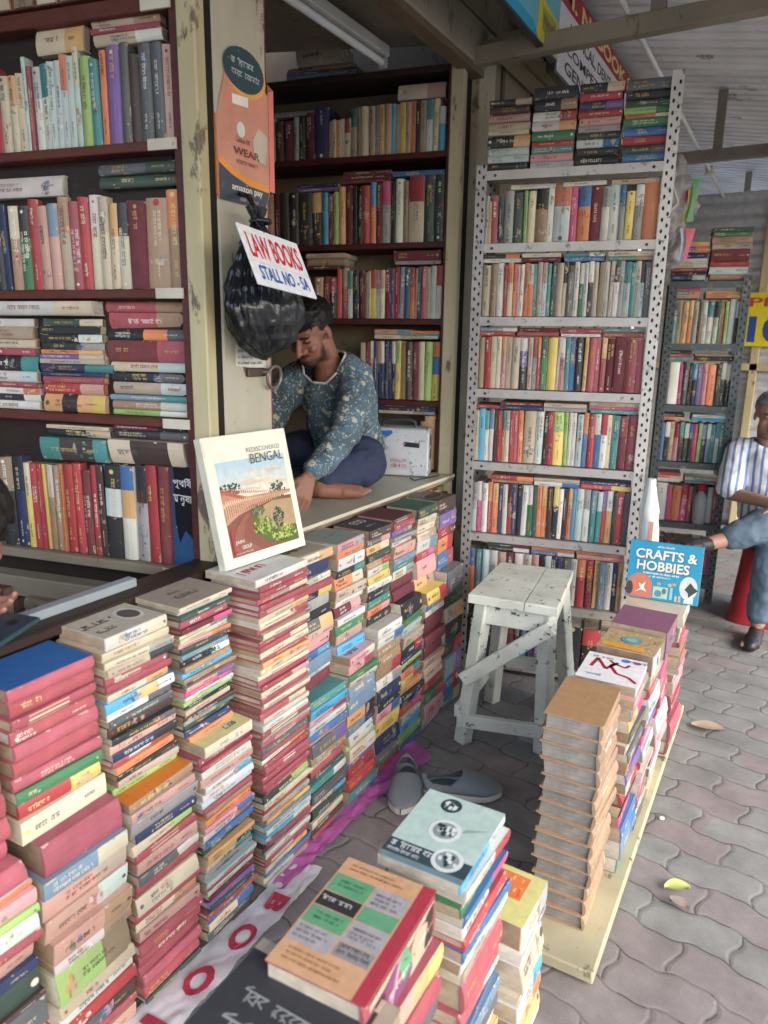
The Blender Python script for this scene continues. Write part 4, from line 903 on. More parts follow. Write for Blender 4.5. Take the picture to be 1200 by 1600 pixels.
for z in (2.113, 1.843, 1.560, 1.269, .961, .645, .352, .058):
    m = MB(); fB(PRr, .006, .728, .0, .24, z-.003, z, WK_, 0, 0, m); fB(PRr, .006, .728, -.0015, .0, z-.034, z, '#b3afac', 0, 0, m)
    M = frame(PRr, DX, DN, DZ)
    for u in (.075, .66): m.face([M @ Vector((u+.006*math.cos(t_), -.003, z-.018+.006*math.sin(t_))) for t_ in [2*math.pi*i/8 for i in range(8)]], lin('#4a4540'), 1)
    rk_.part(m, 'shelf', RM)
# ---- grey rack
PDr = Vector(PD)
gk = T('steel_rack', 'dark grey steel rack further along, books on five shelves and two piles on top', 'rack', PDr)
for u, s in ((0, 1), (.405, -1)):
    upright(u, -.004, s, 1.80 if s > 0 else 1.83, gk, PDr, '#4d5458', .045); upright(u, .26, s, 1.80, gk, PDr, '#4d5458', .045)
for z in (1.80, 1.472, 1.137, .817, .467, .157):
    m = MB(); fB(PDr, .004, .401, 0, .26, z-.003, z, '#4a5054', 0, 0, m); fB(PDr, .004, .401, -.0015, 0, z-.036, z, '#50575b', 0, 0, m); gk.part(m, 'shelf', RM)
# ---- far end of the walkway and the next stalls
sh = T('roller_shutter', 'pale ribbed roller shutter closing off the far end of the walkway', 'shutter', (.3, 6.6, 0))
m = MB(); rows = []
for i in range(161):
    z = i*.0165; rows.append([(x, 6.6-.012*abs(math.sin(math.pi*i/6)), z) for x in (-1.29, 0, 1.4)])
m.grid(rows, lin('#c3c6cb')); sh.part(m, 'slat_curtain', 'dull_metal')
m = MB(); m.bevbox(-.36, -.30, 6.5, 6.58, 0, 2.6, .004, lin('#b9a984')); sh.part(m, 'frame_post', 'wall_paint')
m = MB(); m.bevbox(-1.29, 1.4, 6.5, 6.59, 1.28, 1.34, .004, lin('#b9a984')); sh.part(m, 'frame_rail', 'wall_paint')
ns = T('stall_front', 'shut cream stall front beyond the white rack', 'stall', (-1.3, 5, 0))
m = MB(); m.box(-1.36, -1.31, 3.225, 6.58, 0, 2.7, lin('#847a66'))
for k in range(8): m.box(-1.31, -1.30, 3.3+k*.4, 3.33+k*.4, 0, 2.7, lin('#5f5444'))
ns.part(m, 'board_wall', 'wall_paint')

# ---- signs under the roof
sg = T('sign_board', 'red and white stall name board in English under the roof', 'sign', (-1.06, 4.0, 2.7))
m = MB(); m.bevbox(-1.10, -1.06, 3.27, 5.3, 2.575, 2.96, .003, lin('#5e5a57')); sg.part(m, 'frame', 'dull_metal')
m = MB(); x = -1.0585; m.face([(x, 3.29, 2.585), (x, 5.28, 2.585), (x, 5.28, 2.85), (x, 3.29, 2.85)], lin('#d5d4d2')); m.face([(x, 3.29, 2.85), (x, 5.28, 2.85), (x, 5.28, 2.955), (x, 3.29, 2.955)], lin('#a12f37'))
put_text(m, 'M. N. BOOK STALL', lambda a, b: (x+.0012, 3.33+a, 2.868+b), 1.85, .07, lin('#e3c884'), 0, .03)
put_text(m, 'MEDICAL, DENTAL,', lambda a, b: (x+.0012, 3.45+a, 2.755+b), .9, .06, lin('#4a4a50'), 0, .02)
put_text(m, 'COMPETITIVE, LAW', lambda a, b: (x+.0012, 3.40+a, 2.68+b), 1.3, .05, lin('#4a4a50'), 0, .02)
put_text(m, 'GENERAL BOOKS', lambda a, b: (x+.0012, 3.40+a, 2.61+b), 1.2, .05, lin('#4a4a50'), 0, .02)
sg.part(m, 'face', 'ink')
sg2 = T('sign_board', 'sky blue stall sign board with a yellow corner panel', 'sign', (-1.0, 2.6, 2.7))
m = MB(); m.bevbox(-1.03, -1.0, 1.95, 3.11, 2.55, 3.0, .003, lin('#4f5356')); sg2.part(m, 'frame', 'dull_metal')
m = MB(); x = -.9985; m.face([(x, 1.96, 2.555), (x, 3.10, 2.555), (x, 3.10, 2.95), (x, 1.96, 2.95)], lin('#6fb9c4')); m.face([(x+.001, 1.96, 2.555), (x+.001, 2.86, 2.555), (x+.001, 2.80, 2.595), (x+.001, 1.96, 2.60)], lin('#2a9fc0'))
m.face([(x+.001, 2.84, 2.558), (x+.001, 3.095, 2.558), (x+.001, 3.095, 2.68), (x+.001, 2.86, 2.70)], lin('#d6c63a')); m.face([(x+.002, 2.90, 2.60), (x+.002, 3.06, 2.585), (x+.002, 3.06, 2.67), (x+.002, 2.90, 2.675)], lin('#9aa84a'))
m.face([(x+.002, 2.93, 2.74), (x+.002, 3.0, 2.74), (x+.002, 3.0, 2.92), (x+.002, 2.93, 2.92)], lin('#2a3a42'))
P = [(x+.002, 2.55+.24*math.cos(t_), 2.80+.17*math.sin(t_)) for t_ in [2*math.pi*i/28 for i in range(28)]]; m.face(P, lin('#d9d9d6'))
put_text(m, 'বই', lambda a, b: (x+.004, 2.48+a, 2.72+b), .2, .1, lin('#c23a3a'), 0, .02)
scribble(m, lambda a, b: (x+.004, 2.91+a, 2.62+b), .14, .03, lin('#b06a3a'), 0, random.Random(4), 'e')
sg2.part(m, 'face', 'ink')
ys = T('yellow_sign', 'bright yellow notice hung on the far shutter, red and blue figures', 'sign', (-.2, 6.48, 1.6))
m = MB(); m.bevbox(-.44, .08, 6.47, 6.48, 1.47, 1.875, .002, lin('#d9c81f')); y = 6.4685
put_text(m, 'PICK', lambda a, b: (-.41+a, y, 1.77+b), .42, .07, lin('#b8423a'), 0, .02)
put_text(m, '100', lambda a, b: (-.40+a, y, 1.50+b), .42, .2, lin('#2d4a94'), 0, .04)
ys.part(m, 'board', 'ink')

# ---- poster, notice, ring on the pillar
ps = T('poster', 'torn orange and slate paper poster pasted round the pillar', 'poster', (-1.3, 1.54, 1.95))
m = MB(); x = -1.2975
def pq(pts, c, e=0.0): m.face([(x+e, a, b) for a, b in pts], lin(c))
pq([(1.445, 1.79), (1.62, 1.79), (1.642, 1.83), (1.642, 2.07), (1.60, 2.10), (1.48, 2.09), (1.443, 1.98)], '#c08674')
m.face([(-1.33, 1.4385, 1.80), (-1.2975, 1.4385, 1.80), (-1.2975, 1.4385, 1.98), (-1.33, 1.4385, 1.985)], lin('#b5743c'))
m.face([(x, 1.4385, 1.80), (x, 1.445, 1.79), (x, 1.443, 1.98), (x, 1.4385, 1.98)], lin('#b5743c'))
pq([(1.47, 2.0), (1.60, 2.02), (1.635, 2.06), (1.62, 2.10), (1.50, 2.09)], '#c98873', .0006)
pq([(1.555+.077*math.cos(t_), 2.095+.052*math.sin(t_)) for t_ in [2*math.pi*i/26 for i in range(26)]], '#d9a04c', .0010)
pq([(1.548+.077*math.cos(t_), 2.103+.05*math.sin(t_)) for t_ in [2*math.pi*i/26 for i in range(26)]], '#2c4650', .0014)
pq([(1.445, 1.79), (1.62, 1.79), (1.64, 1.835), (1.56, 1.838), (1.49, 1.855), (1.445, 1.875)], '#3d4450', .0012)
pq([(1.445, 1.875), (1.49, 1.855), (1.56, 1.838), (1.64, 1.835), (1.64, 1.85), (1.56, 1.855), (1.49, 1.873), (1.445, 1.89)], '#d98f3a', .0014)
pq([(1.58, 1.91), (1.625, 1.90), (1.635, 1.97), (1.60, 1.985), (1.575, 1.95)], '#b9ada0', .0014)
pq([(1.50, 2.018), (1.56, 2.022), (1.56, 2.045), (1.50, 2.04)], '#e3ddd6', .0016)
pq([(1.53+.016*math.cos(t_), 1.965+.018*math.sin(t_)) for t_ in [2*math.pi*i/16 for i in range(16)]], '#c9cfc8', .0016)
put_text(m, 'WEAR', lambda a, b: (x+.0022, 1.50+a, 1.905+b), .1, .018, lin('#6b3f33'), 0, .02)
put_text(m, 'amazon pay', lambda a, b: (x+.0022, 1.49+a, 1.815+b), .12, .016, lin('#d5d3cf'), 0, .02)
scribble(m, lambda a, b: (x+.0024, 1.50+a, 2.11+b), .1, .014, lin('#b9c2c2'), 0, random.Random(2), 'b'); scribble(m, lambda a, b: (x+.0024, 1.50+a, 2.085+b), .11, .014, lin('#b9c2c2'), 0, random.Random(3), 'b')
scribble(m, lambda a, b: (x+.0024, 1.51+a, 1.885+b), .09, .009, lin('#8a4f3f'), 0, random.Random(5), 'b'); scribble(m, lambda a, b: (x+.0024, 1.51+a, 1.935+b), .06, .012, lin('#8a4f3f'), 0, random.Random(6), 'e')
scribble(m, lambda a, b: (x+.0024, 1.52+a, 1.798+b), .08, .008, lin('#a9a8a8'), 0, random.Random(7), 'e')
ps_s = ps.part(m, 'sheet', 'paper_cover')
m = MB(); m.face([(-1.318, 1.6645, 1.84), (-1.2985, 1.6645, 1.84), (-1.2985, 1.6645, 2.09), (-1.318, 1.6645, 2.11)], lin('#d98f86')); m.face([(-1.2975, 1.6435, 1.84), (-1.2975, 1.6645, 1.84), (-1.2975, 1.6645, 2.09), (-1.2975, 1.6435, 2.08)], lin('#d97a72')); ps.part(m, 'torn_strip', 'paper_cover', ps_s)
nt_ = T('paper_notice', 'small white paper notice low on the pillar above the iron ring', 'notice', (-1.3, 1.54, 1.4))
m = MB(); x = -1.2975; m.face([(x, 1.485, 1.385), (x, 1.61, 1.375), (x, 1.61, 1.44), (x, 1.485, 1.44)], lin('#c9c7c0'))
for k in range(3): scribble(m, lambda a, b: (x+.0008, 1.495+a, 1.42-k*.016+b), .1, .008, lin('#5a5a60'), 0, random.Random(k), 'e')
nt_.part(m, 'sheet', 'ink')
rg = T('door_ring', 'iron pull ring on a rusty hasp bolted to the pillar', 'door ring', (-1.3, 1.6, 1.36))
m = MB(); m.bevbox(-1.30, -1.288, 1.525, 1.60, 1.355, 1.378, .002, lin('#5b4a40')); m.tube([(-1.292, 1.59, 1.367), (-1.275, 1.60, 1.367)], .009, lin('#6a5a4c'), n=8); HS = rg.part(m, 'hasp', 'dull_metal')
m = MB(); m.tube([(-1.278+.004*math.sin(t_), 1.622+.030*math.cos(t_), 1.352+.030*math.sin(t_)) for t_ in [2*math.pi*i/28 for i in range(29)]], .005, lin('#7d7570'), n=8, caps=False); rg.part(m, 'ring', 'dull_metal', HS)

# ---- black bag and the law books card
bgc = Vector((-1.215, 1.50, 1.412)); H_ = .325
bag = T('rubbish_bag', 'glossy black plastic bag tied to the pillar and hanging full', 'bag', bgc)
m = MB(); rows = []; K = 180; rng = random.Random(3)
ph = [rng.uniform(0, 6.28) for _ in range(8)]
prof = ((0, .02), (.012, .062), (.04, .098), (.08, .125), (.12, .132), (.16, .120), (.20, .100), (.24, .077), (.27, .058), (.295, .040), (.312, .027), (.325, .019), (.338, .022), (.352, .03), (.36, .034))
for zi in range(57):
    z = .36*zi/56; r = .02
    for (a, ra), (b_, rb) in zip(prof, prof[1:]):
        if a <= z <= b_+1e-9: t_ = (z-a)/(b_-a); r = ra+(rb-ra)*(t_*t_*(3-2*t_)); break
    row = []
    for k in range(K):
        th = 2*math.pi*k/K; f = min(1, max(0, (z-.03)/.25)); pl = 1.0-1.5*abs(math.sin(5.5*th+ph[0]+1.5*math.sin(z*9)))**.7+.5-.8*abs(math.sin(11.5*th+ph[1]+z*7))**.8+.3*math.sin(41*th+ph[2]+6*noise.noise(Vector((th, z*8, 1))))
        rr = r*(1+.13*pl*f*(1 if z < .33 else .5))+(.014*noise.noise(Vector((3*math.cos(th), 3*math.sin(th), z*13)))+.006*noise.noise(Vector((9*math.cos(th), 9*math.sin(th), z*34)))+.003*noise.noise(Vector((22*math.cos(th), 22*math.sin(th), z*60))))*(1-f*.5)
        row.append((-1.225+rr*.60*math.cos(th)+.01*(1-z/.36), 1.515-.03*(z/.36)+.012+rr*.98*math.sin(th), 1.412+z+.012*math.sin(th+1)*(1-f)))
    rows.append(row)
m.grid(rows, lin('#15181c'), close=True); m.face(rows[0][::-1], lin('#15181c')); SKb = bag.part(m, 'sack', 'bag_plastic')
m = MB(); m.tube([(-1.205+.023*math.cos(t_), 1.487+.023*math.sin(t_), 1.737) for t_ in [2*math.pi*i/16 for i in range(17)]], .006, lin('#111214'), n=8, caps=False); m.tube([(-1.21, 1.487, 1.74), (-1.25, 1.50, 1.80), (-1.298, 1.52, 1.815)], .007, lin('#111214'), n=8); bag.part(m, 'tie', 'bag_plastic', SKb)
TL, TR, BR_, BL_ = (Vector(p) for p in ((-1.178, 1.360, 1.715), (-1.178, 1.593, 1.695), (-1.11, 1.577, 1.571), (-1.11, 1.350, 1.584)))
TL, TR, BR_, BL_ = [Vector((0, 0, CAM_H))+(q-Vector((0, 0, CAM_H)))*.955 for q in (TL, TR, BR_, BL_)]
ex = (TR-TL); hgt = BL_-TL; hgt = hgt-ex*(hgt.dot(ex)/ex.length_squared); W_ = ex.length; Hh = .15; ex.normalize(); ey = -hgt.normalized(); ez = ex.cross(ey)
ls = thing('hanging_sign', 'white card reading LAW BOOKS, STALL NO - 5A, hung over the black bag', 'sign', frame(TL+ey*-Hh, ex, ey, ez))
m = MB(); m.bevbox(0, W_, 0, Hh, 0, .004, .001, lin('#dcdde0')); m.box(.002, W_-.002, Hh*.385, Hh*.39, .0042, .0044, lin('#9fb0c4'))
put_text(m, 'LAW BOOKS', lambda a, b: (W_*.07+a, Hh*.46+b, .0052), W_*.86, Hh*.42, lin('#c4202f'), 0, .018)
put_text(m, 'STALL NO - 5A', lambda a, b: (W_*.1+a, Hh*.1+b, .0052), W_*.82, Hh*.24, lin('#1f5aa8'), 0, .02)
m.build('card', 'ink', ls)
m = MB(); m.tube([(W_*.42, Hh*.97, .005), (W_*.46, Hh*1.25, -.01), (W_*.48, Hh*1.35, -.03)], .0012, lin('#3a3a3a'), n=6); m.build('string', 'plastic', ls)

# ================================================================== LOOSE OBJECTS
# ---- propped photo book
A0, A1 = Vector((-1.186, 1.301, .886)), Vector((-1.161, 1.603, .886)); U0 = Vector((-1.262, 1.312, 1.214))
ex = (A1-A0); Wb = ex.length; ex.normalize(); ey = (U0-A0); ey = (ey-ex*ey.dot(ex)); Hb = ey.length; ey.normalize(); ez = ex.cross(ey)
cgc = MB(); cgp = MB(); Tk = .026
cgc.bevbox(0, Wb, 0, Hb, -.003, 0, .001, lin('#d9d8c6')); cgc.bevbox(0, Wb, 0, Hb, -Tk, -Tk+.003, .001, lin('#cfcdbb')); cgc.bevbox(-.003, .004, 0, Hb, -Tk, 0, .0015, lin('#d2d0be'))
cgp.box(.004, Wb-.004, .003, Hb-.003, -Tk+.003, -.003, lin('#c9c2ae'))
px0, px1, py0, py1 = Wb*.09, Wb*.92, Hb*.075, Hb*.80
def PH(pts, c, e): cgc.face([(px0+(px1-px0)*a, py0+(py1-py0)*b, e) for a, b in pts], lin(c) if isinstance(c, str) else c, 2)
rng = random.Random(4)
for k in range(14):                                  # sky, paler towards the horizon
    a, b = .52+.48*k/14, .52+.48*(k+1)/14; PH([(0, a), (1, a), (1, b), (0, b)], mixc(lin('#d9cfb4'), lin('#a5bfce'), k/13), .0006)
for _ in range(10):
    cx, cy = rng.uniform(.25, .9), rng.uniform(.66, .84); PH([(cx+rng.uniform(.12, .2)*math.cos(t_), cy+.022*math.sin(t_)+(cx-.5)*.12) for t_ in [6.283*i/14 for i in range(14)]], rng.choice(('#dcd8c8', '#cfc6b0', '#c4b5a0')), .0008+.00002*_)
def clump(cx, cy, rx, ry, n, cols, e):
    for i in range(n):
        a, r = rng.uniform(0, 6.283), rng.random()**.5; x, y = cx+rx*r*math.cos(a), cy+ry*r*math.sin(a); s_ = rng.uniform(.008, .022)
        if not (.005 < x < .97 and .005 < y < .97): continue
        PH([(max(0, x-s_), y), (x, max(.001, y-s_*.8)), (min(1, x+s_), y+.002), (x+s_*.2, y+s_)], rng.choice(cols), e+i*.0000015)
PH([(0, 0), (1, 0), (1, .52), (0, .55)], '#7d4c3f', .0009)
clump(.12, .70, .16, .07, 90, ('#3c4a3e', '#4a594a', '#2f3c34'), .0010); clump(.80, .60, .12, .10, 90, ('#3f4d3f', '#56644c', '#32402f'), .0010)
PH([(0, .34), (.35, .50), (1, .55), (1, .585), (.35, .60), (0, .72)], '#b57f68', .0012)
PH([(0, .68), (.3, .575), (.3, .60), (0, .73)], '#9c5844', .0013)
for k in range(34):
    t_ = k/33; x = t_*.98; s_ = .032*(1-t_)**1.2+.009; yb = .36+.18*t_**.6; h_ = (.26*(1-t_)**1.3+.04)
    PH([(x, yb), (x+s_*.6, yb+.004), (x+s_*.6, yb+h_*.6), (x+s_*.3, yb+h_*.75), (x, yb+h_*.6)], '#d9bb9c', .0014+k*.000004); PH([(x+.004, yb+.005), (x+s_*.42, yb+.008), (x+s_*.42, yb+h_*.5), (x+s_*.22, yb+h_*.6), (x+.004, yb+h_*.5)], '#8d5442', .0017+k*.000004)
    PH([(x, yb+h_*.98), (x+s_*.7, yb+h_*.98), (x+s_*.35, yb+h_*1.2)], '#b0614e', .0018)
PH([(.06, 0), (.42, 0), (.20, .18), (.24, .33), (.36, .42), (.28, .42), (.12, .30), (.04, .15)], '#8a5848', .0019)
PH([(.42, .22), (1, .18), (1, .48), (.7, .50), (.45, .44)], '#a58d6a', .0020)
PH([(.40, .16), (.55, .07), (.75, .0), (1, .0), (1, .17), (.7, .19), (.45, .30), (.40, .40), (.36, .30)], '#55642c', .0022)
clump(.50, .25, .14, .10, 150, ('#5c7030', '#8a9a42', '#3f4f26', '#a9b45a'), .0024); clump(.78, .12, .2, .08, 190, ('#6d7e34', '#9aa84e', '#44542a', '#b3bc62'), .0024)
clump(.74, .31, .08, .11, 80, ('#35413a', '#56624e', '#2b352e'), .0028); clump(.45, .42, .1, .05, 60, ('#4a5a40', '#66744e'), .0028)
put_text(cgc, 'REDISCOVERED', lambda a, b: (Wb*.47+a, Hb*.845+b, .0012), Wb*.42, Hb*.035, lin('#6d6f66'), 2, -.004)
put_text(cgc, 'BENGAL', lambda a, b: (Wb*.49+a, Hb*.755+b, .0042), Wb*.41, Hb*.075, lin('#55564e'), 2, -.002)
put_text(cgc, 'JAIN', lambda a, b: (px0+.015+a, py0+.03+b, .0042), .03, .011, lin('#d9d3c4'), 2); put_text(cgc, 'GROUP', lambda a, b: (px0+.035+a, py0+.016+b, .0042), .034, .010, lin('#d9d3c4'), 2)
for q in ((.0, .004, .0, .06), (.0, .022, .056, .06), (.0, .022, 0, .004)): cgc.face([(px0+.006+q[0], py0+.008+q[2], .0042), (px0+.006+q[1], py0+.008+q[2], .0042), (px0+.006+q[1], py0+.008+q[3], .0042), (px0+.006+q[0], py0+.008+q[3], .0042)], lin('#b8303a'), 2)
scribble(cgc, lambda a, b: (px0+.012+a, py0+.006+b, .0042), .06, .004, lin('#c9bfae'), 2, rng, 'e')
o = cgc.build('photo_book', BMATS, None, frame(A0, ex, ey, ez)); tag(o, 'large cream picture book about Bengal propped upright on the thin red stack', 'book'); cgp.build('pages', ['pages'], o)

# ---- blue crafts book standing at the end of the walkway stacks
cgc = MB(); cgp = MB(); cw, chh, ct = .245, .208, .022
cgc.bevbox(0, cw, 0, chh, -.002, 0, .0008, lin('#2690b4')); cgc.bevbox(0, cw, 0, chh, -ct, -ct+.002, .0008, lin('#2a7f9c')); cgc.bevbox(cw-.004, cw, 0, chh, -ct, 0, .001, lin('#b9d2d4')); cgp.box(.002, cw-.004, .002, chh-.002, -ct+.002, -.002, lin('#d8d2c4'))
def CQ(pts, c, e): cgc.face([(cw*a, chh*b, e) for a, b in pts], lin(c), 2)
el = lambda cx, cy, rx, ry, n=22: [(cx+rx*math.cos(6.283*i/n), cy+ry*math.sin(6.283*i/n)) for i in range(n)]
CQ([(.02, .02)]+[(.19+.17*math.cos(t_), .22+.22*math.sin(t_)) for t_ in [math.pi-math.pi*i/14 for i in range(15)]]+[(.36, .02)], '#c2745f', .0006)
CQ(el(.05, .16, .05, .12), '#4f3a38', .0009); CQ([(.13, .1), (.2, .17), (.17, .26), (.22, .24), (.27, .3), (.25, .2), (.29, .12), (.22, .15)], '#d8d5c6', .0011)
CQ(el(.85, .28, .12, .2), '#c8cdcb', .0006); CQ([(.80, .25), (.87, .38), (.93, .3), (.98, .26), (.90, .17), (.86, .12), (.85, .2)], '#3a4448', .0009); CQ([(.80, .02), (.93, .02), (.93, .12), (.82, .12)], '#c9d4d4', .0007)
CQ([(.38, .04), (.58, .04), (.58, .24), (.38, .24)], '#a9c2b0', .0007); CQ(el(.45, .12, .05, .06), '#4f8f93', .0010); CQ(el(.53, .17, .03, .05), '#5d6f6a', .0010); CQ([(.61, .04), (.645, .04), (.645, .25), (.61, .25)], '#8fc0c6', .0008)
for i, cx in enumerate((.45, .53, .6, .66)): CQ(el(cx, .29+.02*(i % 2), .03, .03, 12), ('#b99d78', '#2aa0b8', '#c9a07c', '#b98f68')[i], .0009)
CQ([(.68, .02), (.71, .02), (.71, .12), (.68, .12)], '#c9a890', .0008); CQ([(.73, .02), (.76, .02), (.76, .13), (.73, .13)], '#c9a890', .0008)
for txt, x0, y0, ww, hh in (('CRAFTS &', .09, .70, .84, .17), ('HOBBIES', .12, .50, .72, .17)):
    put_text(cgc, txt, lambda a, b: (cw*x0+a+.0022, chh*y0+b-.0022, .0010), cw*ww, chh*hh, lin('#1f3f4a'), 2, .035); put_text(cgc, txt, lambda a, b: (cw*x0+a, chh*y0+b, .0014), cw*ww, chh*hh, lin('#d5d8cc'), 2, .03)
for x0, y0, ww in ((.38, .91, .24), (.22, .44, .5), (.3, .385, .3)): scribble(cgc, lambda a, b: (cw*x0+a, chh*y0+b, .0012), cw*ww, chh*.035, lin('#dfe6e4'), 2, random.Random(int(x0*100)), 'e')
lean = R_(8); o = cgc.build('crafts_book', BMATS, None, Matrix.Translation((-.452, 2.595, .567)) @ Matrix.Rotation(R_(4), 4, 'Z') @ Matrix.Rotation(R_(90)-lean, 4, 'X'))
tag(o, 'bright blue picture book lettered CRAFTS & HOBBIES, standing on the farthest walkway stack', 'book'); cgp.build('pages', ['pages'], o)

# ---- plank under the walkway stacks
m = MB(); m.bevbox(-.445, -.237, 1.435, 2.92, .008, .040, .004, lin('#a9a285')); tag(m.build('plank', 'wall_paint'), 'long cream-painted plank lying on the pavers under the walkway stacks', 'plank')

# ---- stool
stl = T('wooden_stool', 'rough pale green painted wooden stool with a diagonal brace', 'stool', (-.80, 2.47, 0))
SC = lin('#c9ccbf')
top4 = [Vector(p) for p in ((-.925, 2.255), (-.612, 2.285), (-.680, 2.735), (-.965, 2.685))]
def lerp2(a, b, t): return a+(b-a)*t
def prism(P, z0, z1, mbb, b_=.004):
    c = sum(P, Vector((0, 0)))/len(P); n = len(P)
    Q = [p+(c-p).normalized()*b_ for p in P]
    L0 = [(*p, z0) for p in P]; L1 = [(*p, z1-b_) for p in P]; L2 = [(*q, z1) for q in Q]
    for A_1, B_1 in ((L0, L1), (L1, L2)):
        for i in range(n): j = (i+1) % n; mbb.face([A_1[i], A_1[j], B_1[j], B_1[i]], SC)
    mbb.face(L2, SC); mbb.face(L0[::-1], SC)
for t0, t1 in ((0, .635), (.645, 1)):
    m = MB(); prism([lerp2(top4[0], top4[1], t0), lerp2(top4[0], top4[1], t1), lerp2(top4[3], top4[2], t1), lerp2(top4[3], top4[2], t0)], .553, .585, m); stl.part(m, 'seat_board', 'stool_paint')
feet = [Vector(p) for p in ((-.925, 2.262, 0), (-.645, 2.345, 0), (-.655, 2.72, 0), (-.945, 2.61, 0))]
tops = [Vector(p) for p in ((-.880, 2.300, .555), (-.655, 2.325, .555), (-.710, 2.670, .555), (-.925, 2.640, .555))]
def bar(mbb, a, b, w_, d_, upv=Vector((0, 0, 1)), bev=.003):
    a, b = Vector(a), Vector(b); x = (b-a); L = x.length; x.normalize(); z = (upv-x*upv.dot(x)).normalized(); y = z.cross(x)
    mbb.bevbox(0, L, -d_/2, d_/2, -w_/2, w_/2, bev, SC, 0, frame(a, x, y, z))
for f, t_ in zip(feet, tops):
    m = MB(); bar(m, f, t_, .052, .048, Vector((.3, 1, 0))); stl.part(m, 'leg', 'stool_paint')
for i, j in ((0, 1), (1, 2), (2, 3), (3, 0)):
    m = MB(); out = ((tops[i]+tops[j])/2-sum(tops, Vector())/4); out.z = 0; out = out.normalized()*.012
    bar(m, tops[i]+out+Vector((0, 0, -.042)), tops[j]+out+Vector((0, 0, -.042)), .075, .022); stl.part(m, 'apron', 'stool_paint')
for i, j, zt in ((0, 1, .10), (2, 3, .17), (3, 0, .13), (1, 2, .13)):
    m = MB(); a = feet[i].lerp(tops[i], zt/.555); b = feet[j].lerp(tops[j], zt/.555); out = ((a+b)/2-sum(feet, Vector())/4); out.z = 0; out = out.normalized()*.03; e = (b-a).normalized()*.025
    bar(m, a-e+out, b+e+out, .05, .026); stl.part(m, 'stretcher', 'stool_paint')
m = MB(); a = feet[0].lerp(tops[0], .50); b = feet[1].lerp(tops[1], .90); bar(m, a+Vector((-.025, -.042, -.02)), b+Vector((.03, -.047, .015)), .052, .018); stl.part(m, 'brace', 'stool_paint')

# ---- clogs
def clog(name, label, M, gr):
    t = thing(name, label, 'shoe', M, gr); UP = lin('#6d7479'); SOLE = lin('#b9b3ac'); DK = lin('#4a5560')
    L = .265; n = 30; K = 24
    def half(s):                                    # outline half widths along the foot, s 0 heel .. 1 toe
        w_ = .034+.013*math.sin(math.pi*min(1, max(0, (s-.25)/.75)))**1.0+.004
        e = min(s/.16, 1); f = min((1-s)/.24, 1); return w_*(math.sin(e*math.pi/2)**.6)*(math.sin(f*math.pi/2)**.6)
    def lean_(s): return .010*math.sin(math.pi*s)
    m = MB(); rows = []
    for i in range(n+1):
        s = i/n; s = .001+.998*s; h = half(s); row = []
        for (a, z) in ((-1.0, .006), (-1.05, .016), (-1.03, .03), (1.03, .03), (1.05, .016), (1.0, .006)): row.append((s*L, a*h*1.02+lean_(s), z+(.012*max(0, s-.75)*4*.5)))
        rows.append(row)
    m.grid(rows, SOLE, 0, True, False); so_ = m.build('sole', 'foam_rubber', t)
    def hgt(s): return .060 if s < .12 else (.060-.0*s if s < .42 else .072-.045*((s-.42)/.58)**1.4)
    m = MB(); rows = []; op = lambda s: s < .50
    for i in range(n+1):
        s = .001+.998*i/n; h = half(s)*1.0; z0 = .028+.024*max(0, s-.75)*1; H = .078 if s > .5 else .052+.026*max(0, (s-.36)/.14) if s > .36 else .056+.012*max(0, (.12-s)/.12)
        H = H-.044*max(0, (s-.5)/.5)**1.3; row = []
        for k in range(K+1):
            th = math.pi*k/K; y = -math.cos(th); zz = math.sin(th)**.65
            row.append((s*L, y*h+lean_(s), z0+(H-z0)*zz))
        rows.append(row)
    n0 = len(m.v)
    for r in rows: m.v += r
    kk = K+1; cut0, cut1 = K*.22, K*.78
    for i in range(n):
        s = (i+.5)/n
        for k in range(K):
            if .05 < s < .50:
                wv = .28*math.sqrt(max(0, 1-((s-.275)/.226)**2))*K*1.05
                if abs(k+.5-K/2) < wv: continue
            m.f.append((n0+i*kk+k, n0+i*kk+k+1, n0+(i+1)*kk+k+1, n0+(i+1)*kk+k)); m.c.append(UP); m.m.append(0); m.u.append([(0, 0)]*4); m.sm.append(True)
    for s, ys in ((.60, (-.014, .014)), (.68, (-.02, 0, .02)), (.76, (-.018, 0, .018))):      # vent holes
        h = half(s)
        for y in ys:
            q = y/h; th = math.acos(max(-1, min(1, -q))); H = .078-.044*max(0, (s-.5)/.5)**1.3; z0 = .028+.024*max(0, s-.75); zz = z0+(H-z0)*math.sin(th)**.65
            m.disc((s*L, y+lean_(s), zz+.0012), (.0042, 0, -.0012), (0, .0036, 0), lin('#23272b'), 0, 10)
    for sd_ in (-1, 1):
        for s in (.50, .56, .62, .68): h = half(s); m.disc((s*L, sd_*h*.965+lean_(s), .048), (.003, 0, 0), (0, sd_*-.0006, .0045), lin('#2a2e32'), 0, 8)
    up_ = m.build('upper', 'foam_rubber', t); md = up_.modifiers.new('t', 'SOLIDIFY'); md.thickness = .004; md.offset = -1
    m = MB(); m.disc((.07+.01, lean_(.3), .0335), (.055, 0, 0), (0, .03, 0), DK, 0, 20); m.build('insole', 'foam_rubber', so_)
    return t
def MZ(x, y, z, deg): return Matrix.Translation((x, y, z)) @ Matrix.Rotation(R_(deg), 4, 'Z')
clog('clog', 'grey rubber clog with its toe towards the camera, beside the magenta sheet', MZ(-1.018, 1.985, .0, -66), 'pair of grey clogs')
clog('clog', 'grey rubber clog lying sideways behind the mint-green book, toe to the stool', MZ(-.915, 1.90, .0, 24), 'pair of grey clogs')

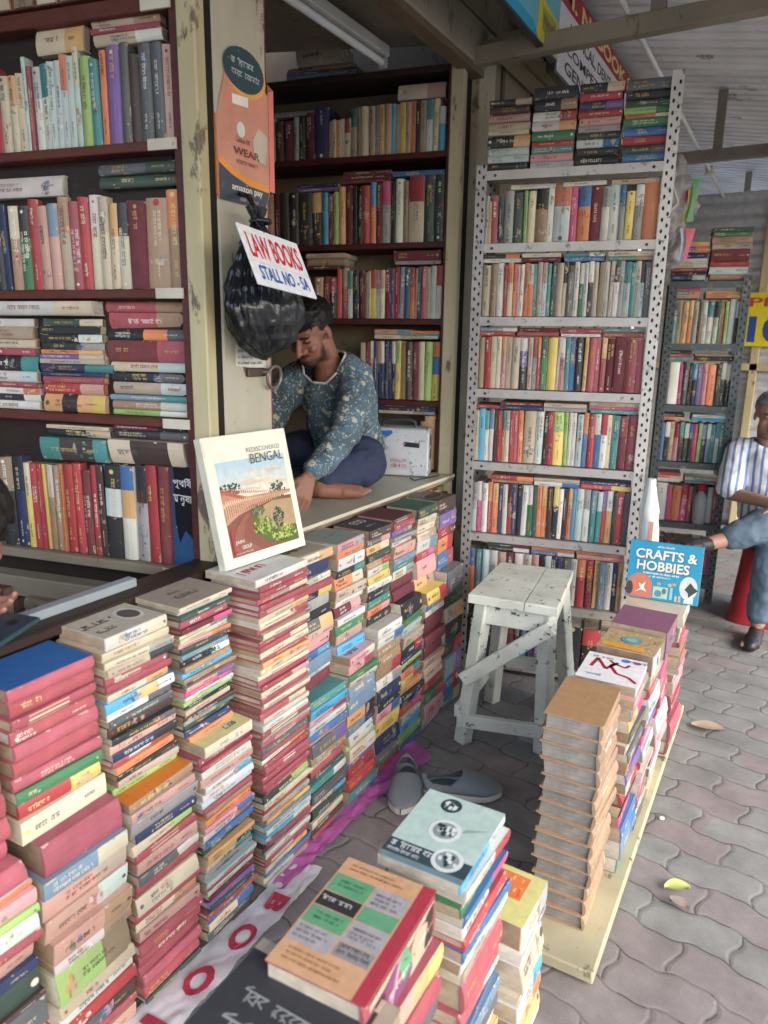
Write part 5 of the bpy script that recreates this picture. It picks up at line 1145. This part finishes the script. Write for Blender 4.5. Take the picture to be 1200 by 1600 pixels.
# ---- crumpled sheets on the ground
def crumple(pts_a, pts_b, name, label, cat, colfn, seed, amp=.014, nu=46, nv=14, deco=None):
    rows = []
    def along(P, t):
        t *= len(P)-1; i = min(int(t), len(P)-2); f = t-i; return Vector(P[i])*(1-f)+Vector(P[i+1])*f
    for i in range(nu+1):
        a, b = along(pts_a, i/nu), along(pts_b, i/nu); row = []
        for j in range(nv+1):
            p = a.lerp(b, j/nv); q = Vector((p.x*13, p.y*13, seed)); z = abs(noise.noise(q))*amp+abs(noise.noise(q*2.7))*amp*.7+.003
            row.append((p.x+.008*noise.noise(q*1.5+Vector((5, 0, 0))), p.y+.008*noise.noise(q*1.5+Vector((0, 5, 0))), z))
        rows.append(row)
    m = MB(); m.grid(rows, colfn)
    if deco: deco(m, rows)
    o = m.build(name, ['sheet_plastic', 'ink']); tag(o, label, cat)
crumple([(-1.10, 1.30, 0), (-1.09, 1.55, 0), (-1.09, 1.85, 0), (-1.10, 2.18, 0)], [(-1.035, 1.31, 0), (-1.03, 1.52, 0), (-1.02, 1.78, 0), (-.965, 2.09, 0)], 'plastic_sheet', 'crumpled magenta plastic sheet under the foot of the stacks', 'plastic sheet', lambda i, j: lin('#ad5c9a'), 3.1, amp=.013, nu=80, nv=16)
def letters(m, R):
    def bp_(a, b):                                    # a along the strip from its far end towards the camera, b across
        i = min(69, max(0, int((1-a)*70))); j = min(15, max(0, int(b*16))); fa, fb = (1-a)*70-i, b*16-j
        p = Vector(R[i][j]).lerp(Vector(R[i+1][j]), fa).lerp(Vector(R[i][j+1]).lerp(Vector(R[i+1][j+1]), fa), fb); return (p.x, p.y, p.z+.0035)
    for k, ch in enumerate('BOOK'): put_text(m, ch, lambda a, b: bp_(.20+k*.165+a, .34+b), .09, .56, lin('#9f3044'), 1, .045)
crumple([(-1.12, .52, 0), (-1.10, .9, 0), (-1.08, 1.2, 0), (-1.075, 1.43, 0)], [(-.99, .52, 0), (-.985, .9, 0), (-.985, 1.2, 0), (-.99, 1.43, 0)], 'cloth_banner', 'white plastic banner with red block letters creased along the stack feet', 'banner', lambda i, j: lin('#c6c3c6'), 7.7, amp=.010, nu=70, nv=16, deco=letters)

# ---- small litter
m = MB(); rng = random.Random(2)
def leaf(name, x, y, L, W, rot, col, label):
    m = MB(); rows = []
    for i in range(9):
        s = i/8; w_ = W*math.sin(math.pi*min(1, .04+s*.94))**.8
        rows.append([((s-.5)*L*math.cos(rot)-a*w_*math.sin(rot), (s-.5)*L*math.sin(rot)+a*w_*math.cos(rot), .006+.012*abs(a)+.006*math.sin(3*s)) for a in (-1, -.5, 0, .5, 1)])
    m.grid(rows, lin(col)); tag(m.build(name, 'paper_cover', None, Matrix.Translation((x, y, 0))), label, 'leaf')
leaf('fallen_leaf', -.112, 1.862, .07, .022, .5, '#a9b36a', 'pale green leaf lying on the walkway pavers'); leaf('fallen_leaf', -.100, 1.80, .055, .017, -.4, '#a3988a', 'greyish dry leaf just below the pale green leaf')
leaf('fallen_leaf', -.136, 2.83, .12, .035, .2, '#a3917c', 'curled brown dry leaf on the pavers by the farthest stacks')
m = MB(); m.bevbox(-.008, .008, -.006, .006, .001, .009, .003, lin('#d9d9d6')); tag(m.build('paper_scrap', 'paper_cover', None, MZ(-.20, 2.165, 0, 30)), 'tiny white scrap of paper on the pavers beside the plank', 'paper scrap')

# ---- white box with a handle on the counter
bx = T('white_box', 'white dented metal box with a black carry handle and stickers, on the counter', 'box', (-1.46, 2.79, .88))
bP = Vector((-1.62, 2.675, 0)); cw_ = lin('#c2c6cc'); bw, bd, bz0, bz1 = .285, .125, .884, 1.093
Mb = frame(bP, Vector((math.cos(R_(19)), math.sin(R_(19)), 0)), Vector((-math.sin(R_(19)), math.cos(R_(19)), 0)), DZ)
m = MB(); m.bevbox(0, bw, 0, bd, bz0, bz1, .006, cw_, 0, Mb)
def bf(pts, c, e=.001): m.face([Mb @ Vector((a*bw, -e, bz0+(bz1-bz0)*b)) for a, b in pts], lin(c), 0)
bf([(.28, .84), (.38, .82), (.45, .90), (.43, .95), (.27, .94)], '#2f6fc0'); bf([(.62, .62), (.86, .60), (.86, .70), (.62, .72)], '#2a2a30'); bf([(.60, .66), (.64, .66), (.64, .70), (.60, .70)], '#d46a9a', .0014)
bf(el(.26, .58, .12, .06), '#c0505c'); bf(el(.26, .58, .105, .048), '#c2c6cc', .0014)
for cx, cy in ((.12, .42), (.2, .32), (.27, .2)): bf(el(cx, cy, .045, .06), '#3a7a8a'); bf(el(cx, cy, .032, .045), '#c2c6cc', .0014)
bf([(.40, .14), (.72, .12), (.72, .38), (.40, .40)], '#b9bec6')
put_text(m, 'HORA CFS', lambda a, b: Mb @ Vector((bw*.42+a, -.0016, bz0+.062+b)), .07, .012, lin('#b83a44'), 0); put_text(m, 'FOR 4 CFL', lambda a, b: Mb @ Vector((bw*.43+a, -.0016, bz0+.038+b)), .07, .014, lin('#b83a44'), 0)
CS = bx.part(m, 'case', 'rack_paint')
m = MB()
for zz in (.35, .65): m.box(bw+.0004, bw+.0014, .045, .085, bz0+.2*zz+.0, bz0+.2*zz+.045, lin('#2a2c30'), 0, Mb)
bx.part(m, 'vent', 'plastic', CS)
m = MB(); m.tube([Mb @ Vector(p) for p in ((.07, .06, bz1), (.075, .06, bz1+.022), (.10, .06, bz1+.03), (.19, .06, bz1+.03), (.215, .06, bz1+.022), (.22, .06, bz1))], .008, lin('#34383e'), n=8); bx.part(m, 'handle', 'plastic', CS)
m = MB(); m.tube([(-1.40, 2.70, .885), (-1.36, 2.66, .886), (-1.34, 2.74, .886), (-1.32, 2.82, .887)], .0025, lin('#1c1c1e'), n=6); tag(m.build('cable', 'plastic'), 'thin black cable curling on the counter by the white box', 'cable')

# ---- white tied plastic bag beside the rack
bgp = T('plastic_bag', 'narrow white tied plastic bag standing against the side of the white rack', 'bag', (-.43, 2.86, .5))
m = MB(); rows = []
for i in range(40):
    z = .50+.46*i/39; f = i/39; r = .036*(1+.05*math.sin(f*7+1))*(1 if f < .74 else (1-(f-.74)*2.6 if f < .95 else .46))*(1+.09*noise.noise(Vector((z*22, 3, 1))))
    rows.append([(-.435+r*.95*math.cos(t_)*(1+.12*math.sin(5*t_+f*4)+.08*math.sin(11*t_-f*9))+.006*math.sin(f*5), 2.86+r*.9*math.sin(t_), z) for t_ in [6.283*k/40 for k in range(40)]])
m.grid(rows, lin('#d5dad8'), close=True); m.face(rows[-1], lin('#d5dad8')); SK_ = bgp.part(m, 'sack', 'sheet_plastic')
m = MB(); m.face([(-.425, 2.8255, .62), (-.413, 2.8275, .62), (-.413, 2.8275, .80), (-.427, 2.8255, .80)], lin('#d08a78')); bgp.part(m, 'print', 'ink', SK_)
# ---- bundle of bags and cable hung between the racks
hb = T('hanging_bundle', 'bundle of grey plastic bags and bright wrappers hung between the two racks', 'bundle', (-.62, 3.7, 2.0))
Bl = Blob(); rng = random.Random(6)
for k in range(16): Bl.ell((-.66+rng.uniform(-.06, .07), 3.75+rng.uniform(-.1, .1), 2.02+rng.uniform(-.14, .22)), rng.uniform(.05, .09), rng.uniform(.05, .09), rng.uniform(.06, .1))
ob = Bl.build('sacks', 'sheet_plastic', lambda c: lin('#8d8b8c'), None, .012, 3, ((.05, .05), (.02, .02))); kid(ob, hb.o)
m = MB()
for k, (c, dx) in enumerate((('#a8507a', 0), ('#b9b45a', .018), ('#4a9468', .036), ('#b9c6e0', .01), ('#c24a6a', .03))):
    z = 2.19 if k < 3 else 1.98; rows = [[(-.57+dx+.012*math.sin(i*.9+j), 3.70+.01*j, z-.045*i+.0) for j in range(3)] for i in range(5 if k < 3 else 4)]
    m.grid([[Vector((a[0]+j_*.016, a[1], a[2])) for j_, a in enumerate(r)] for r in rows], lin(c))
hb.part(m, 'wrapper', 'sheet_plastic')
m = MB(); m.tube([(-.75, 3.6, 2.17), (-.68, 3.6, 2.19), (-.60, 3.6, 2.16), (-.57, 3.62, 2.08), (-.66, 3.62, 1.98), (-.75, 3.62, 1.95)], .008, lin('#b9b8b4'), n=8); hb.part(m, 'cable', 'plastic')
# ---- grey rack's bottle
bo = T('water_bottle', 'clear bottle with a red cap on the low shelf of the grey rack', 'bottle', (-.40, 4.37, .472))
m = MB(); rows = [[(-.40+r*math.cos(t_), 4.36+r*math.sin(t_), .472+z) for t_ in [6.283*k/20 for k in range(20)]] for z, r in ((0, .03), (.01, .036), (.13, .036), (.16, .03), (.185, .016), (.195, .015))]
m.grid(rows, lin('#8d9294'), close=True); BD = bo.part(m, 'body', 'plastic')
m = MB(); rows = [[(-.40+r*math.cos(t_), 4.36+r*math.sin(t_), .472+z) for t_ in [6.283*k/20 for k in range(20)]] for z, r in ((.19, .022), (.225, .022), (.228, .018))]; m.grid(rows, lin('#b0202c'), close=True, smooth=False); m.face(rows[-1], lin('#b0202c')); bo.part(m, 'cap', 'plastic', BD)
# ---- red plastic stool under the seated man
rs = T('plastic_stool', 'red moulded plastic stool under the man in the striped shirt', 'stool', (-.0, 4.30, 0))
m = MB(); cR = lin('#8f1f2a'); rows = []
for z, r in ((.0, .19), (.02, .188), (.03, .178), (.38, .15), (.41, .15), (.425, .14)):
    rows.append([(.0+r*(math.copysign(abs(math.cos(t_))**.45, math.cos(t_))), 4.30+r*(math.copysign(abs(math.sin(t_))**.45, math.sin(t_))), z) for t_ in [6.283*k/40 for k in range(40)]])
m.grid(rows, cR, close=True); m.face(rows[-1], cR); rs.part(m, 'seat', 'plastic')

# ================================================================== PEOPLE
class Head:
    def __init__(s, c, f, k=1.0):
        s.c = Vector(c); s.f = Vector(f).normalized(); s.l = Vector((0, 0, 1)).cross(s.f).normalized(); s.u = s.f.cross(s.l); s.k = k
        s.B = Matrix((s.l, s.f, s.u)).transposed()
    def p(s, l, f, u): return s.c+(s.l*l+s.f*f+s.u*u)*s.k
    def loc(s, v): d = (v-s.c)/s.k; return d.dot(s.l), d.dot(s.f), d.dot(s.u)
    def add(s, b):
        def e(l, f, u, a, c, d): b.ell(s.p(l, f, u), a*s.k, c*s.k, d*s.k, s.B)
        e(0, -.012, .035, .075, .097, .083); e(0, .040, -.03, .060, .052, .085); e(0, .052, -.088, .040, .038, .028); e(0, .03, -.06, .056, .05, .05)
        e(0, .080, .026, .052, .016, .011); e(.038, .066, -.028, .02, .022, .018); e(-.038, .066, -.028, .02, .022, .018)
        for i in (-1, 1): e(i*.03, .078, .004, .015, .012, .009); e(i*.074, -.012, -.010, .008, .016, .026); e(i*.014, .098, -.034, .010, .010, .008)
        P = [s.p(0, .092, .012), s.p(0, .106, -.012), s.p(0, .117, -.032)]; b.chain([(*P[0], .008*s.k), (*P[1], .010*s.k), (*P[2], .012*s.k)])
        e(0, .091, -.060, .024, .011, .006); e(0, .089, -.070, .021, .012, .007)
    def colour(s, v, skin, beard, hair, lips):
        l, f, u = s.loc(v); a = abs(l)
        if f > -.06 and -.14 < u < .13 and a < .1:
            if f > .07 and .014 < u < .028 and .010 < a < .048: return mixc(skin, hair, .85)
            if f > .076 and -.003 < u < .006 and .014 < a < .044: return mixc(skin, hair, .8)
            if f > .085 and -.075 < u < -.058 and a < .021: return lips
            if beard:
                def ss(x, a_, b_): t_ = min(1, max(0, (x-a_)/(b_-a_))); return t_*t_*(3-2*t_)
                k = max(ss(-u, .066, .082)*ss(f, -.02, .01)*(1-ss(-u, .112, .125)), ss(f, .074, .082)*ss(u, -.06, -.056)*(1-ss(u, -.050, -.046))*(1-ss(a, .024, .032)), ss(-u, .02, .06)*ss(a, .044, .054)*ss(f, -.01, .01)*(1-ss(f, .04, .06))*(1-ss(-u, .10, .12)))
                return mixc(skin, hair, beard*k)
        return skin
def hand(b, wrist, d, n, thumb, curl=(.35, .5, .4), k=1.0, spread=.06):
    w_ = Vector(wrist); d = Vector(d).normalized(); n = Vector(n); n = (n-d*n.dot(d)).normalized(); t = d.cross(n)*thumb
    for a in (-.024, -.008, .008, .024):
        q0 = w_+t*a*.6*k+d*.012*k; q1 = w_+t*a*1.15*k+d*.078*k; b.chain([(*q0, .0155*k), (*q1, .0125*k)])
    for j, (a, L) in enumerate(((.029, .068), (.0095, .076), (-.0095, .071), (-.028, .056))):
        p = w_+t*a*1.12*k+d*.086*k; dd = (d+t*spread*(1.5-j)*.6).normalized(); pts = [(*p, .0094*k)]; ang = 0
        for q, fr in enumerate((.45, .31, .24)):
            ang += curl[q]*(1+.12*j); v = dd*math.cos(ang)+n*math.sin(ang); p = p+v*L*fr*k; pts.append((*p, (.0085, .0077, .0068)[q]*k))
        b.chain(pts)
    p = w_+t*.030*k+d*.025*k; v1 = (d*.75+t*.6+n*.35).normalized(); v2 = (d*.9+t*.15+n*.45).normalized()
    p1 = p+v1*.038*k; p2 = p1+v2*.03*k; p3 = p2+v2*.022*k; b.chain([(*p, .0125*k), (*p1, .0105*k), (*p2, .0095*k), (*p3, .008*k)])
def foot(b, heel, toe, k=1.0, side=1):
    h, t_ = Vector(heel), Vector(toe); d = (t_-h).normalized(); s_ = d.cross(Vector((0, 0, 1))).normalized()*side
    b.chain([(*h, .030*k), (*h.lerp(t_, .45), .030*k), (*h.lerp(t_, .78), .026*k)])
    for a in (-.022, 0, .022): b.chain([(*(h.lerp(t_, .5)+s_*a*.7), .02*k), (*(h.lerp(t_, .8)+s_*a), .017*k)])
    for j, a in enumerate((.034, .014, -.003, -.019, -.034)):
        r = (.0125, .0078, .0074, .007, .0068)[j]; q = h.lerp(t_, .80)+s_*a; e = h.lerp(t_, 1.03-.035*j)+s_*a*1.1; b.chain([(*q, r*k), (*e, r*.9*k)])

def shirt_mat(name, floral):
    m = bpy.data.materials.new(name); m.use_nodes = True; MATS[name] = m
    t = m.node_tree; b = t.nodes['Principled BSDF']; L = t.links.new; N = t.nodes.new
    tc = N('ShaderNodeTexCoord'); b.inputs['Roughness'].default_value = .9
    nz = N('ShaderNodeTexNoise'); nz.inputs['Scale'].default_value = 60; nz.inputs['Detail'].default_value = 2; L(tc.outputs['Object'], nz.inputs['Vector'])
    mp = N('ShaderNodeMix'); mp.data_type = 'VECTOR'; mp.inputs['Factor'].default_value = .035; L(tc.outputs['Object'], mp.inputs[4]); L(nz.outputs['Color'], mp.inputs[5])
    if floral:
        v = N('ShaderNodeTexVoronoi'); v.inputs['Scale'].default_value = 26; L(mp.outputs[1], v.inputs['Vector'])
        v2 = N('ShaderNodeTexVoronoi'); v2.inputs['Scale'].default_value = 78; L(mp.outputs[1], v2.inputs['Vector'])
        r1 = N('ShaderNodeValToRGB'); e = r1.color_ramp.elements; e[0].position = .26; e[0].color = (1, 1, 1, 1); e[1].position = .33; e[1].color = (0, 0, 0, 1); L(v.outputs['Distance'], r1.inputs[0])
        r2 = N('ShaderNodeValToRGB'); e = r2.color_ramp.elements; e[0].position = .30; e[0].color = (1, 1, 1, 1); e[1].position = .38; e[1].color = (0, 0, 0, 1); L(v2.outputs['Distance'], r2.inputs[0])
        wn = N('ShaderNodeSeparateColor'); L(v.outputs['Color'], wn.inputs[0]); g1 = N('ShaderNodeMath'); g1.operation = 'GREATER_THAN'; g1.inputs[1].default_value = .45; L(wn.outputs[0], g1.inputs[0])
        wn2 = N('ShaderNodeSeparateColor'); L(v2.outputs['Color'], wn2.inputs[0]); g2 = N('ShaderNodeMath'); g2.operation = 'GREATER_THAN'; g2.inputs[1].default_value = .32; L(wn2.outputs[0], g2.inputs[0])
        base = N('ShaderNodeTexNoise'); base.inputs['Scale'].default_value = 11; L(tc.outputs['Object'], base.inputs['Vector'])
        c0 = N('ShaderNodeValToRGB'); e = c0.color_ramp.elements; e[0].position = .35; e[0].color = (*lin('#48585f'), 1); e[1].position = .65; e[1].color = (*lin('#557082'), 1); L(base.outputs[0], c0.inputs[0])
        def mixin(a, fac1, fac2, col):
            mu = N('ShaderNodeMath'); mu.operation = 'MULTIPLY'; L(fac1, mu.inputs[0]); L(fac2, mu.inputs[1])
            x = N('ShaderNodeMix'); x.data_type = 'RGBA'; L(mu.outputs[0], x.inputs['Factor']); L(a, x.inputs[6]); x.inputs[7].default_value = (*lin(col), 1); return x.outputs[2]
        o = mixin(c0.outputs[0], r2.outputs[0], g2.outputs[0], '#98a6a8'); o = mixin(o, r1.outputs[0], g1.outputs[0], '#aeac98')
    else:
        wv = N('ShaderNodeTexWave'); wv.wave_type = 'BANDS'; wv.bands_direction = 'X'; wv.inputs['Scale'].default_value = 9; wv.inputs['Distortion'].default_value = 1.2; wv.inputs['Detail Scale'].default_value = .6; L(tc.outputs['Object'], wv.inputs['Vector'])
        c0 = N('ShaderNodeValToRGB'); e = c0.color_ramp.elements; e[0].position = .22; e[0].color = (*lin('#6f86ac'), 1); e[1].position = .36; e[1].color = (*lin('#d6d9e2'), 1); L(wv.outputs[0], c0.inputs[0]); o = c0.outputs[0]
    L(o, b.inputs['Base Color'])
    n3 = N('ShaderNodeTexNoise'); n3.inputs['Scale'].default_value = 24; n3.inputs['Detail'].default_value = 4; L(tc.outputs['Object'], n3.inputs['Vector'])
    bp = N('ShaderNodeBump'); bp.inputs['Strength'].default_value = .5; bp.inputs['Distance'].default_value = .012; L(n3.outputs[0], bp.inputs['Height']); L(bp.outputs[0], b.inputs['Normal'])
shirt_mat('floral_shirt', True); shirt_mat('striped_shirt', False)

# ---- the seller, sitting cross-legged on the counter, head bowed
HD = Head((-1.662, 2.365, 1.487), (.06, -.86, -.50), 1.02)
SK = lin('#8c6252'); HR = lin('#0f0d0c')
b = Blob(); HD.add(b)
b.chain([(*HD.p(0, -.035, -.06), .058), (-1.655, 2.48, 1.36, .055), (-1.655, 2.51, 1.27, .08)])
b.chain([(-1.655, 2.53, 1.26, .085), (-1.65, 2.58, 1.1, .09), (-1.65, 2.60, .99, .09)])
LS, LE, LW = (-1.53, 2.50, 1.305), (-1.455, 2.30, 1.115), (-1.445, 2.055, 1.000)
RS, RE, RW = (-1.80, 2.46, 1.285), (-1.85, 2.32, 1.08), (-1.70, 2.13, .985)
b.chain([(*LS, .05), (*LE, .038), (*LW, .026)]); b.chain([(*RS, .05), (*RE, .038), (*RW, .026)])
hand(b, (-1.445, 2.045, .993), (-.12, -.42, -.9), (-.75, .45, -.3), -1, (.25, .55, .5))
hand(b, (-1.69, 2.12, .98), (.55, -.6, -.55), (.3, .4, -.8), 1, (.35, .5, .4))
b.chain([(-1.53, 2.57, .98, .06), (-1.49, 2.44, .985, .045), (-1.55, 2.24, .935, .035)]); b.chain([(-1.76, 2.58, .98, .07), (-1.92, 2.30, .98, .055), (-1.66, 2.20, .925, .045), (-1.50, 2.195, .918, .036)])
foot(b, (-1.49, 2.19, .914), (-1.345, 2.285, .905), 1.0, -1)
def scol(v): return HD.colour(v, SK, .8, HR, lin('#6d413a'))
man = b.build('person', 'skin', scol, None, .0042, 3, factor=.4)
tag(man, 'seller in a teal flowered shirt and navy trousers, cross-legged on the counter with head bowed', 'person')
def haircut(H, front=.055, side=.02, back=-.05):
    def f(c):
        l, f_, u = H.loc(c); u += .012*noise.noise(c*95)+.008*noise.noise(c*210)
        if f_ > .035: return u > front+.25*max(0, abs(l)-.045)
        if f_ > -.02: return u > side+.02
        return u > back
    return f
man.location = (0, -.03, 0)
h = Blob()
for q in ((0, -.016, .046, .087, .107, .088), (0, .050, .082, .064, .05, .040), (.03, .02, .10, .05, .06, .03), (-.03, .02, .10, .05, .06, .03)): h.ell(HD.p(*q[:3]), *[x*HD.k for x in q[3:]], HD.B)
h.build('hair', 'hair', HR, man, .006, 2, ((.03, .010), (.010, .007)), haircut(HD, .046, .004, -.06))
s = Blob()
s.chain([(-1.655, 2.50, 1.33, .082), (-1.66, 2.52, 1.24, .128), (-1.655, 2.55, 1.12, .130), (-1.65, 2.60, 1.01, .130)])
s.chain([(*LS, .074), (-1.48, 2.38, 1.215, .066), (*LE, .058), (-1.447, 2.17, 1.055, .047), (-1.444, 2.075, 1.008, .040)])
s.chain([(*RS, .074), (-1.84, 2.38, 1.19, .066), (*RE, .058), (-1.78, 2.22, 1.03, .047), (-1.71, 2.14, .99, .040)])
s.chain([(-1.62, 2.495, 1.355, .062), (-1.575, 2.495, 1.335, .07), (*LS, .074)]); s.chain([(-1.69, 2.485, 1.35, .062), (-1.74, 2.475, 1.325, .07), (*RS, .074)]); s.chain([(-1.54, 2.51, 1.27, .085), (-1.56, 2.54, 1.17, .10)]); s.chain([(-1.57, 2.57, 1.2, .085), (-1.57, 2.63, 1.02, .078), (-1.58, 2.66, .93, .05)])
nb = HD.p(0, -.02, -.07)
def neckhole(c):
    d = Vector((c.x+1.655, c.y-2.425, c.z-1.385)); return not (d.length < .098)
sh1 = s.build('shirt', 'floral_shirt', (.2, .3, .3), man, .007, 5, ((.13, .035), (.045, .014)), neckhole)
m = MB(); rr = []                                     # collar laid on the real edge of the neck hole
ed = {}
for pl in sh1.data.polygons:
    for k in pl.edge_keys: ed[k] = ed.get(k, 0)+1
bv = {v for k, n_ in ed.items() if n_ == 1 for v in k}; ctr = Vector((-1.655, 2.425, 1.385))
B_ = sorted(((math.atan2(sh1.data.vertices[v].co.x-ctr.x, sh1.data.vertices[v].co.y-ctr.y), sh1.data.vertices[v].co) for v in bv if (sh1.data.vertices[v].co-ctr).length < .13), key=lambda q: q[0])
for i in range(36):
    a0, a1 = -math.pi+i*math.pi/18, -math.pi+(i+1)*math.pi/18; g_ = [q[1] for q in B_ if a0 <= q[0] < a1]
    if g_: rr.append(sum(g_, Vector())/len(g_))
if rr: rr.append(rr[0])
else: rr = [ctr, ctr+Vector((0, 0, .01))]
m.tube(rr, .005, lin('#bdbcba'), n=8, caps=False); m.build('collar', 'denim', sh1)
t_ = Blob(); NV = lin('#30364f')
t_.chain([(-1.65, 2.60, .995, .11), (-1.555, 2.54, .99, .10), (-1.465, 2.45, .992, .098), (-1.455, 2.41, .982, .088)]); t_.chain([(-1.455, 2.39, .975, .078), (-1.50, 2.24, .945, .062), (-1.60, 2.20, .935, .055)])
t_.chain([(-1.66, 2.64, .995, .115), (-1.77, 2.58, .985, .105), (-1.91, 2.33, .975, .085), (-1.74, 2.20, .935, .06), (-1.63, 2.20, .93, .052)])
t_.build('trousers', 'denim', NV, man, .008, 5, ((.11, .03), (.04, .012)))

# ---- the man at the far end
H2 = Head((-.095, 4.27, 1.115), (.15, -.97, -.12), 1.02); SK2 = lin('#a07a68'); GH = lin('#77767a')
b = Blob(); H2.add(b)
b.chain([(*H2.p(0, -.03, -.07), .056), (-.09, 4.30, .97, .062), (-.085, 4.32, .86, .10), (-.06, 4.34, .62, .11), (-.03, 4.34, .50, .11)])
b.chain([(-.235, 4.29, .91, .05), (-.235, 4.18, .70, .04), (-.03, 3.99, .70, .028)]); b.chain([(.09, 4.30, .91, .05), (.12, 4.18, .70, .04), (.03, 4.0, .68, .028)])
hand(b, (-.02, 3.985, .70), (.9, -.3, -.1), (0, -.2, -1), 1, (.3, .4, .3)); hand(b, (.02, 3.99, .68), (-.8, -.4, -.1), (0, -.2, -1), -1, (.3, .4, .3))
b.chain([(-.10, 4.28, .48, .07), (-.045, 3.94, .60, .055), (-.19, 3.86, .53, .042), (-.275, 3.80, .505, .034)]); foot(b, (-.285, 3.79, .497), (-.375, 3.66, .50), 1.0, 1)
b.chain([(.06, 4.28, .47, .07), (.0, 3.92, .47, .055), (-.015, 3.93, .30, .045), (-.02, 3.94, .09, .036)]); foot(b, (-.02, 3.95, .04), (-.035, 3.74, .032), 1.0, 1)
man2 = b.build('person', 'skin', lambda v: H2.colour(v, SK2, .35, lin('#4a4446'), lin('#6d413a')), None, .005, 3, factor=.4)
tag(man2, 'grey-haired man in a striped shirt sitting cross-legged on the red plastic stool', 'person')
h = Blob()
for q in ((0, -.016, .046, .082, .101, .081), (0, .03, .09, .05, .045, .028)): h.ell(H2.p(*q[:3]), *q[3:], H2.B)
h.build('hair', 'hair', GH, man2, .006, 2, ((.03, .012), (.012, .008)), haircut(H2, .062, .0, -.04))
s = Blob(); s.chain([(-.085, 4.31, .93, .085), (-.08, 4.32, .84, .145), (-.06, 4.34, .65, .15), (-.03, 4.34, .50, .155)])
s.chain([(-.10, 4.30, .935, .07), (-.225, 4.29, .90, .075), (-.24, 4.22, .79, .072), (-.238, 4.17, .735, .068)]); s.chain([(-.06, 4.30, .935, .07), (.085, 4.30, .90, .075), (.115, 4.2, .76, .066)])
s2 = s.build('shirt', 'striped_shirt', (.7, .7, .7), man2, .008, 5, ((.12, .03), (.04, .012)), lambda c: (c-Vector((-.093, 4.28, 1.0))).length > .075)
t_ = Blob(); BL = lin('#566878')
t_.chain([(-.03, 4.34, .50, .13), (-.09, 4.24, .50, .105), (-.05, 3.96, .60, .085), (-.12, 3.90, .565, .075), (-.185, 3.865, .535, .066)])
t_.chain([(-.03, 4.34, .50, .13), (.06, 4.24, .49, .105), (.005, 3.93, .47, .085), (-.01, 3.93, .28, .070), (-.018, 3.94, .15, .066)])
t_.build('trousers', 'denim', BL, man2, .008, 5, ((.1, .025), (.04, .01)))
def shoe(heel, toe, nm):
    h_, q = Vector(heel), Vector(toe); sB = Blob(); e = h_.lerp(q, 1.12)
    sB.chain([(*h_, .037), (*h_.lerp(e, .35), .036), (*h_.lerp(e, .7), .040), (*e, .030)]); d = (q-h_).normalized(); s_ = d.cross(Vector((0, 0, 1))).normalized()
    for k in (-1, 1): sB.chain([(*(h_.lerp(e, .55)+s_*.014*k), .03), (*(h_.lerp(e, .85)+s_*.016*k), .027)])
    return sB.build('shoe', 'plastic', lin('#2b2729'), man2, .005, 3, ((.05, .006),))
for a, b_ in (((-.285, 3.79, .499), (-.365, 3.68, .50)), ((-.02, 3.95, .040), (-.035, 3.76, .034))):
    shoe(a, b_, 'shoe')
for o_ in (man2,): o_.location.x = -.005

# ---- the reader at the left edge: bowed head, hands and phone
H3 = Head((-1.492, .848, 1.060), (.55, -.25, -.8), .95); SK3 = lin('#9a6a58')
b = Blob(); H3.add(b)
b.chain([(*H3.p(0, -.04, -.07), .058), (-1.60, .78, 1.02, .065), (-1.68, .70, .90, .11), (-1.75, .60, .62, .12), (-1.78, .55, .45, .12)])
b.chain([(-1.62, .52, .98, .05), (-1.36, .36, .90, .042), (-1.085, .50, .895, .028)]); b.chain([(-1.60, .88, .98, .05), (-1.48, .80, .85, .04), (-1.365, .745, .925, .027)])
hand(b, (-1.085, .51, .897), (-.10, .93, .30), (-.75, .1, .6), -1, (.12, .25, .2), 1.0)
hand(b, (-1.36, .745, .93), (.85, .05, .12), (.15, -.4, .85), 1, (.10, .2, .2), .95)
p3 = b.build('person', 'skin', lambda v: H3.colour(v, SK3, 0, HR, lin('#7d4a42')), None, .0045, 3, factor=.4)
tag(p3, 'bowed dark-haired reader behind the red stack, both hands holding a phone', 'person')
h = Blob(); h.ell(H3.p(0, -.016, .046), .084, .104, .084, H3.B); h.ell(H3.p(0, .04, .09), .058, .05, .034, H3.B); h.build('hair', 'hair', lin('#1d1714'), p3, .006, 2, ((.03, .014), (.012, .008)), haircut(H3))
s = Blob(); s.chain([(-1.62, .76, .99, .09), (-1.68, .70, .88, .14), (-1.75, .60, .62, .15), (-1.78, .55, .45, .16)]); s.chain([(-1.62, .52, .98, .08), (-1.48, .44, .93, .065)]); s.chain([(-1.60, .86, .98, .075), (-1.53, .83, .90, .062)])
s.build('shirt', 'denim', lin('#3a3436'), p3, .009, 4, ((.12, .03),), lambda c: (c-Vector((-1.55, .80, 1.05))).length > .08)
e1 = Vector((-.93, -.30, .05)).normalized(); e2 = Vector((.03, -1, -.06)); e2 = (e2-e1*e2.dot(e1)).normalized(); en = e1.cross(e2)
ph_ = thing('phone', 'dark slate phone with a teal edge held in the hands above the blue cover', 'phone', frame((-1.152, .765, .951), e1, e2, en))
m = MB(); m.bevbox(0, .076, 0, .155, -.008, 0, .0025, lin('#2f4a4c')); m.build('case', 'plastic', ph_)
m = MB(); m.bevbox(.003, .073, .003, .152, .0, .0012, .0006, lin('#2a3440')); m.disc((.032, .035, .0016), (.010, 0, 0), (0, .010, 0), lin('#12151a')); m.build('back', 'plastic', ph_)
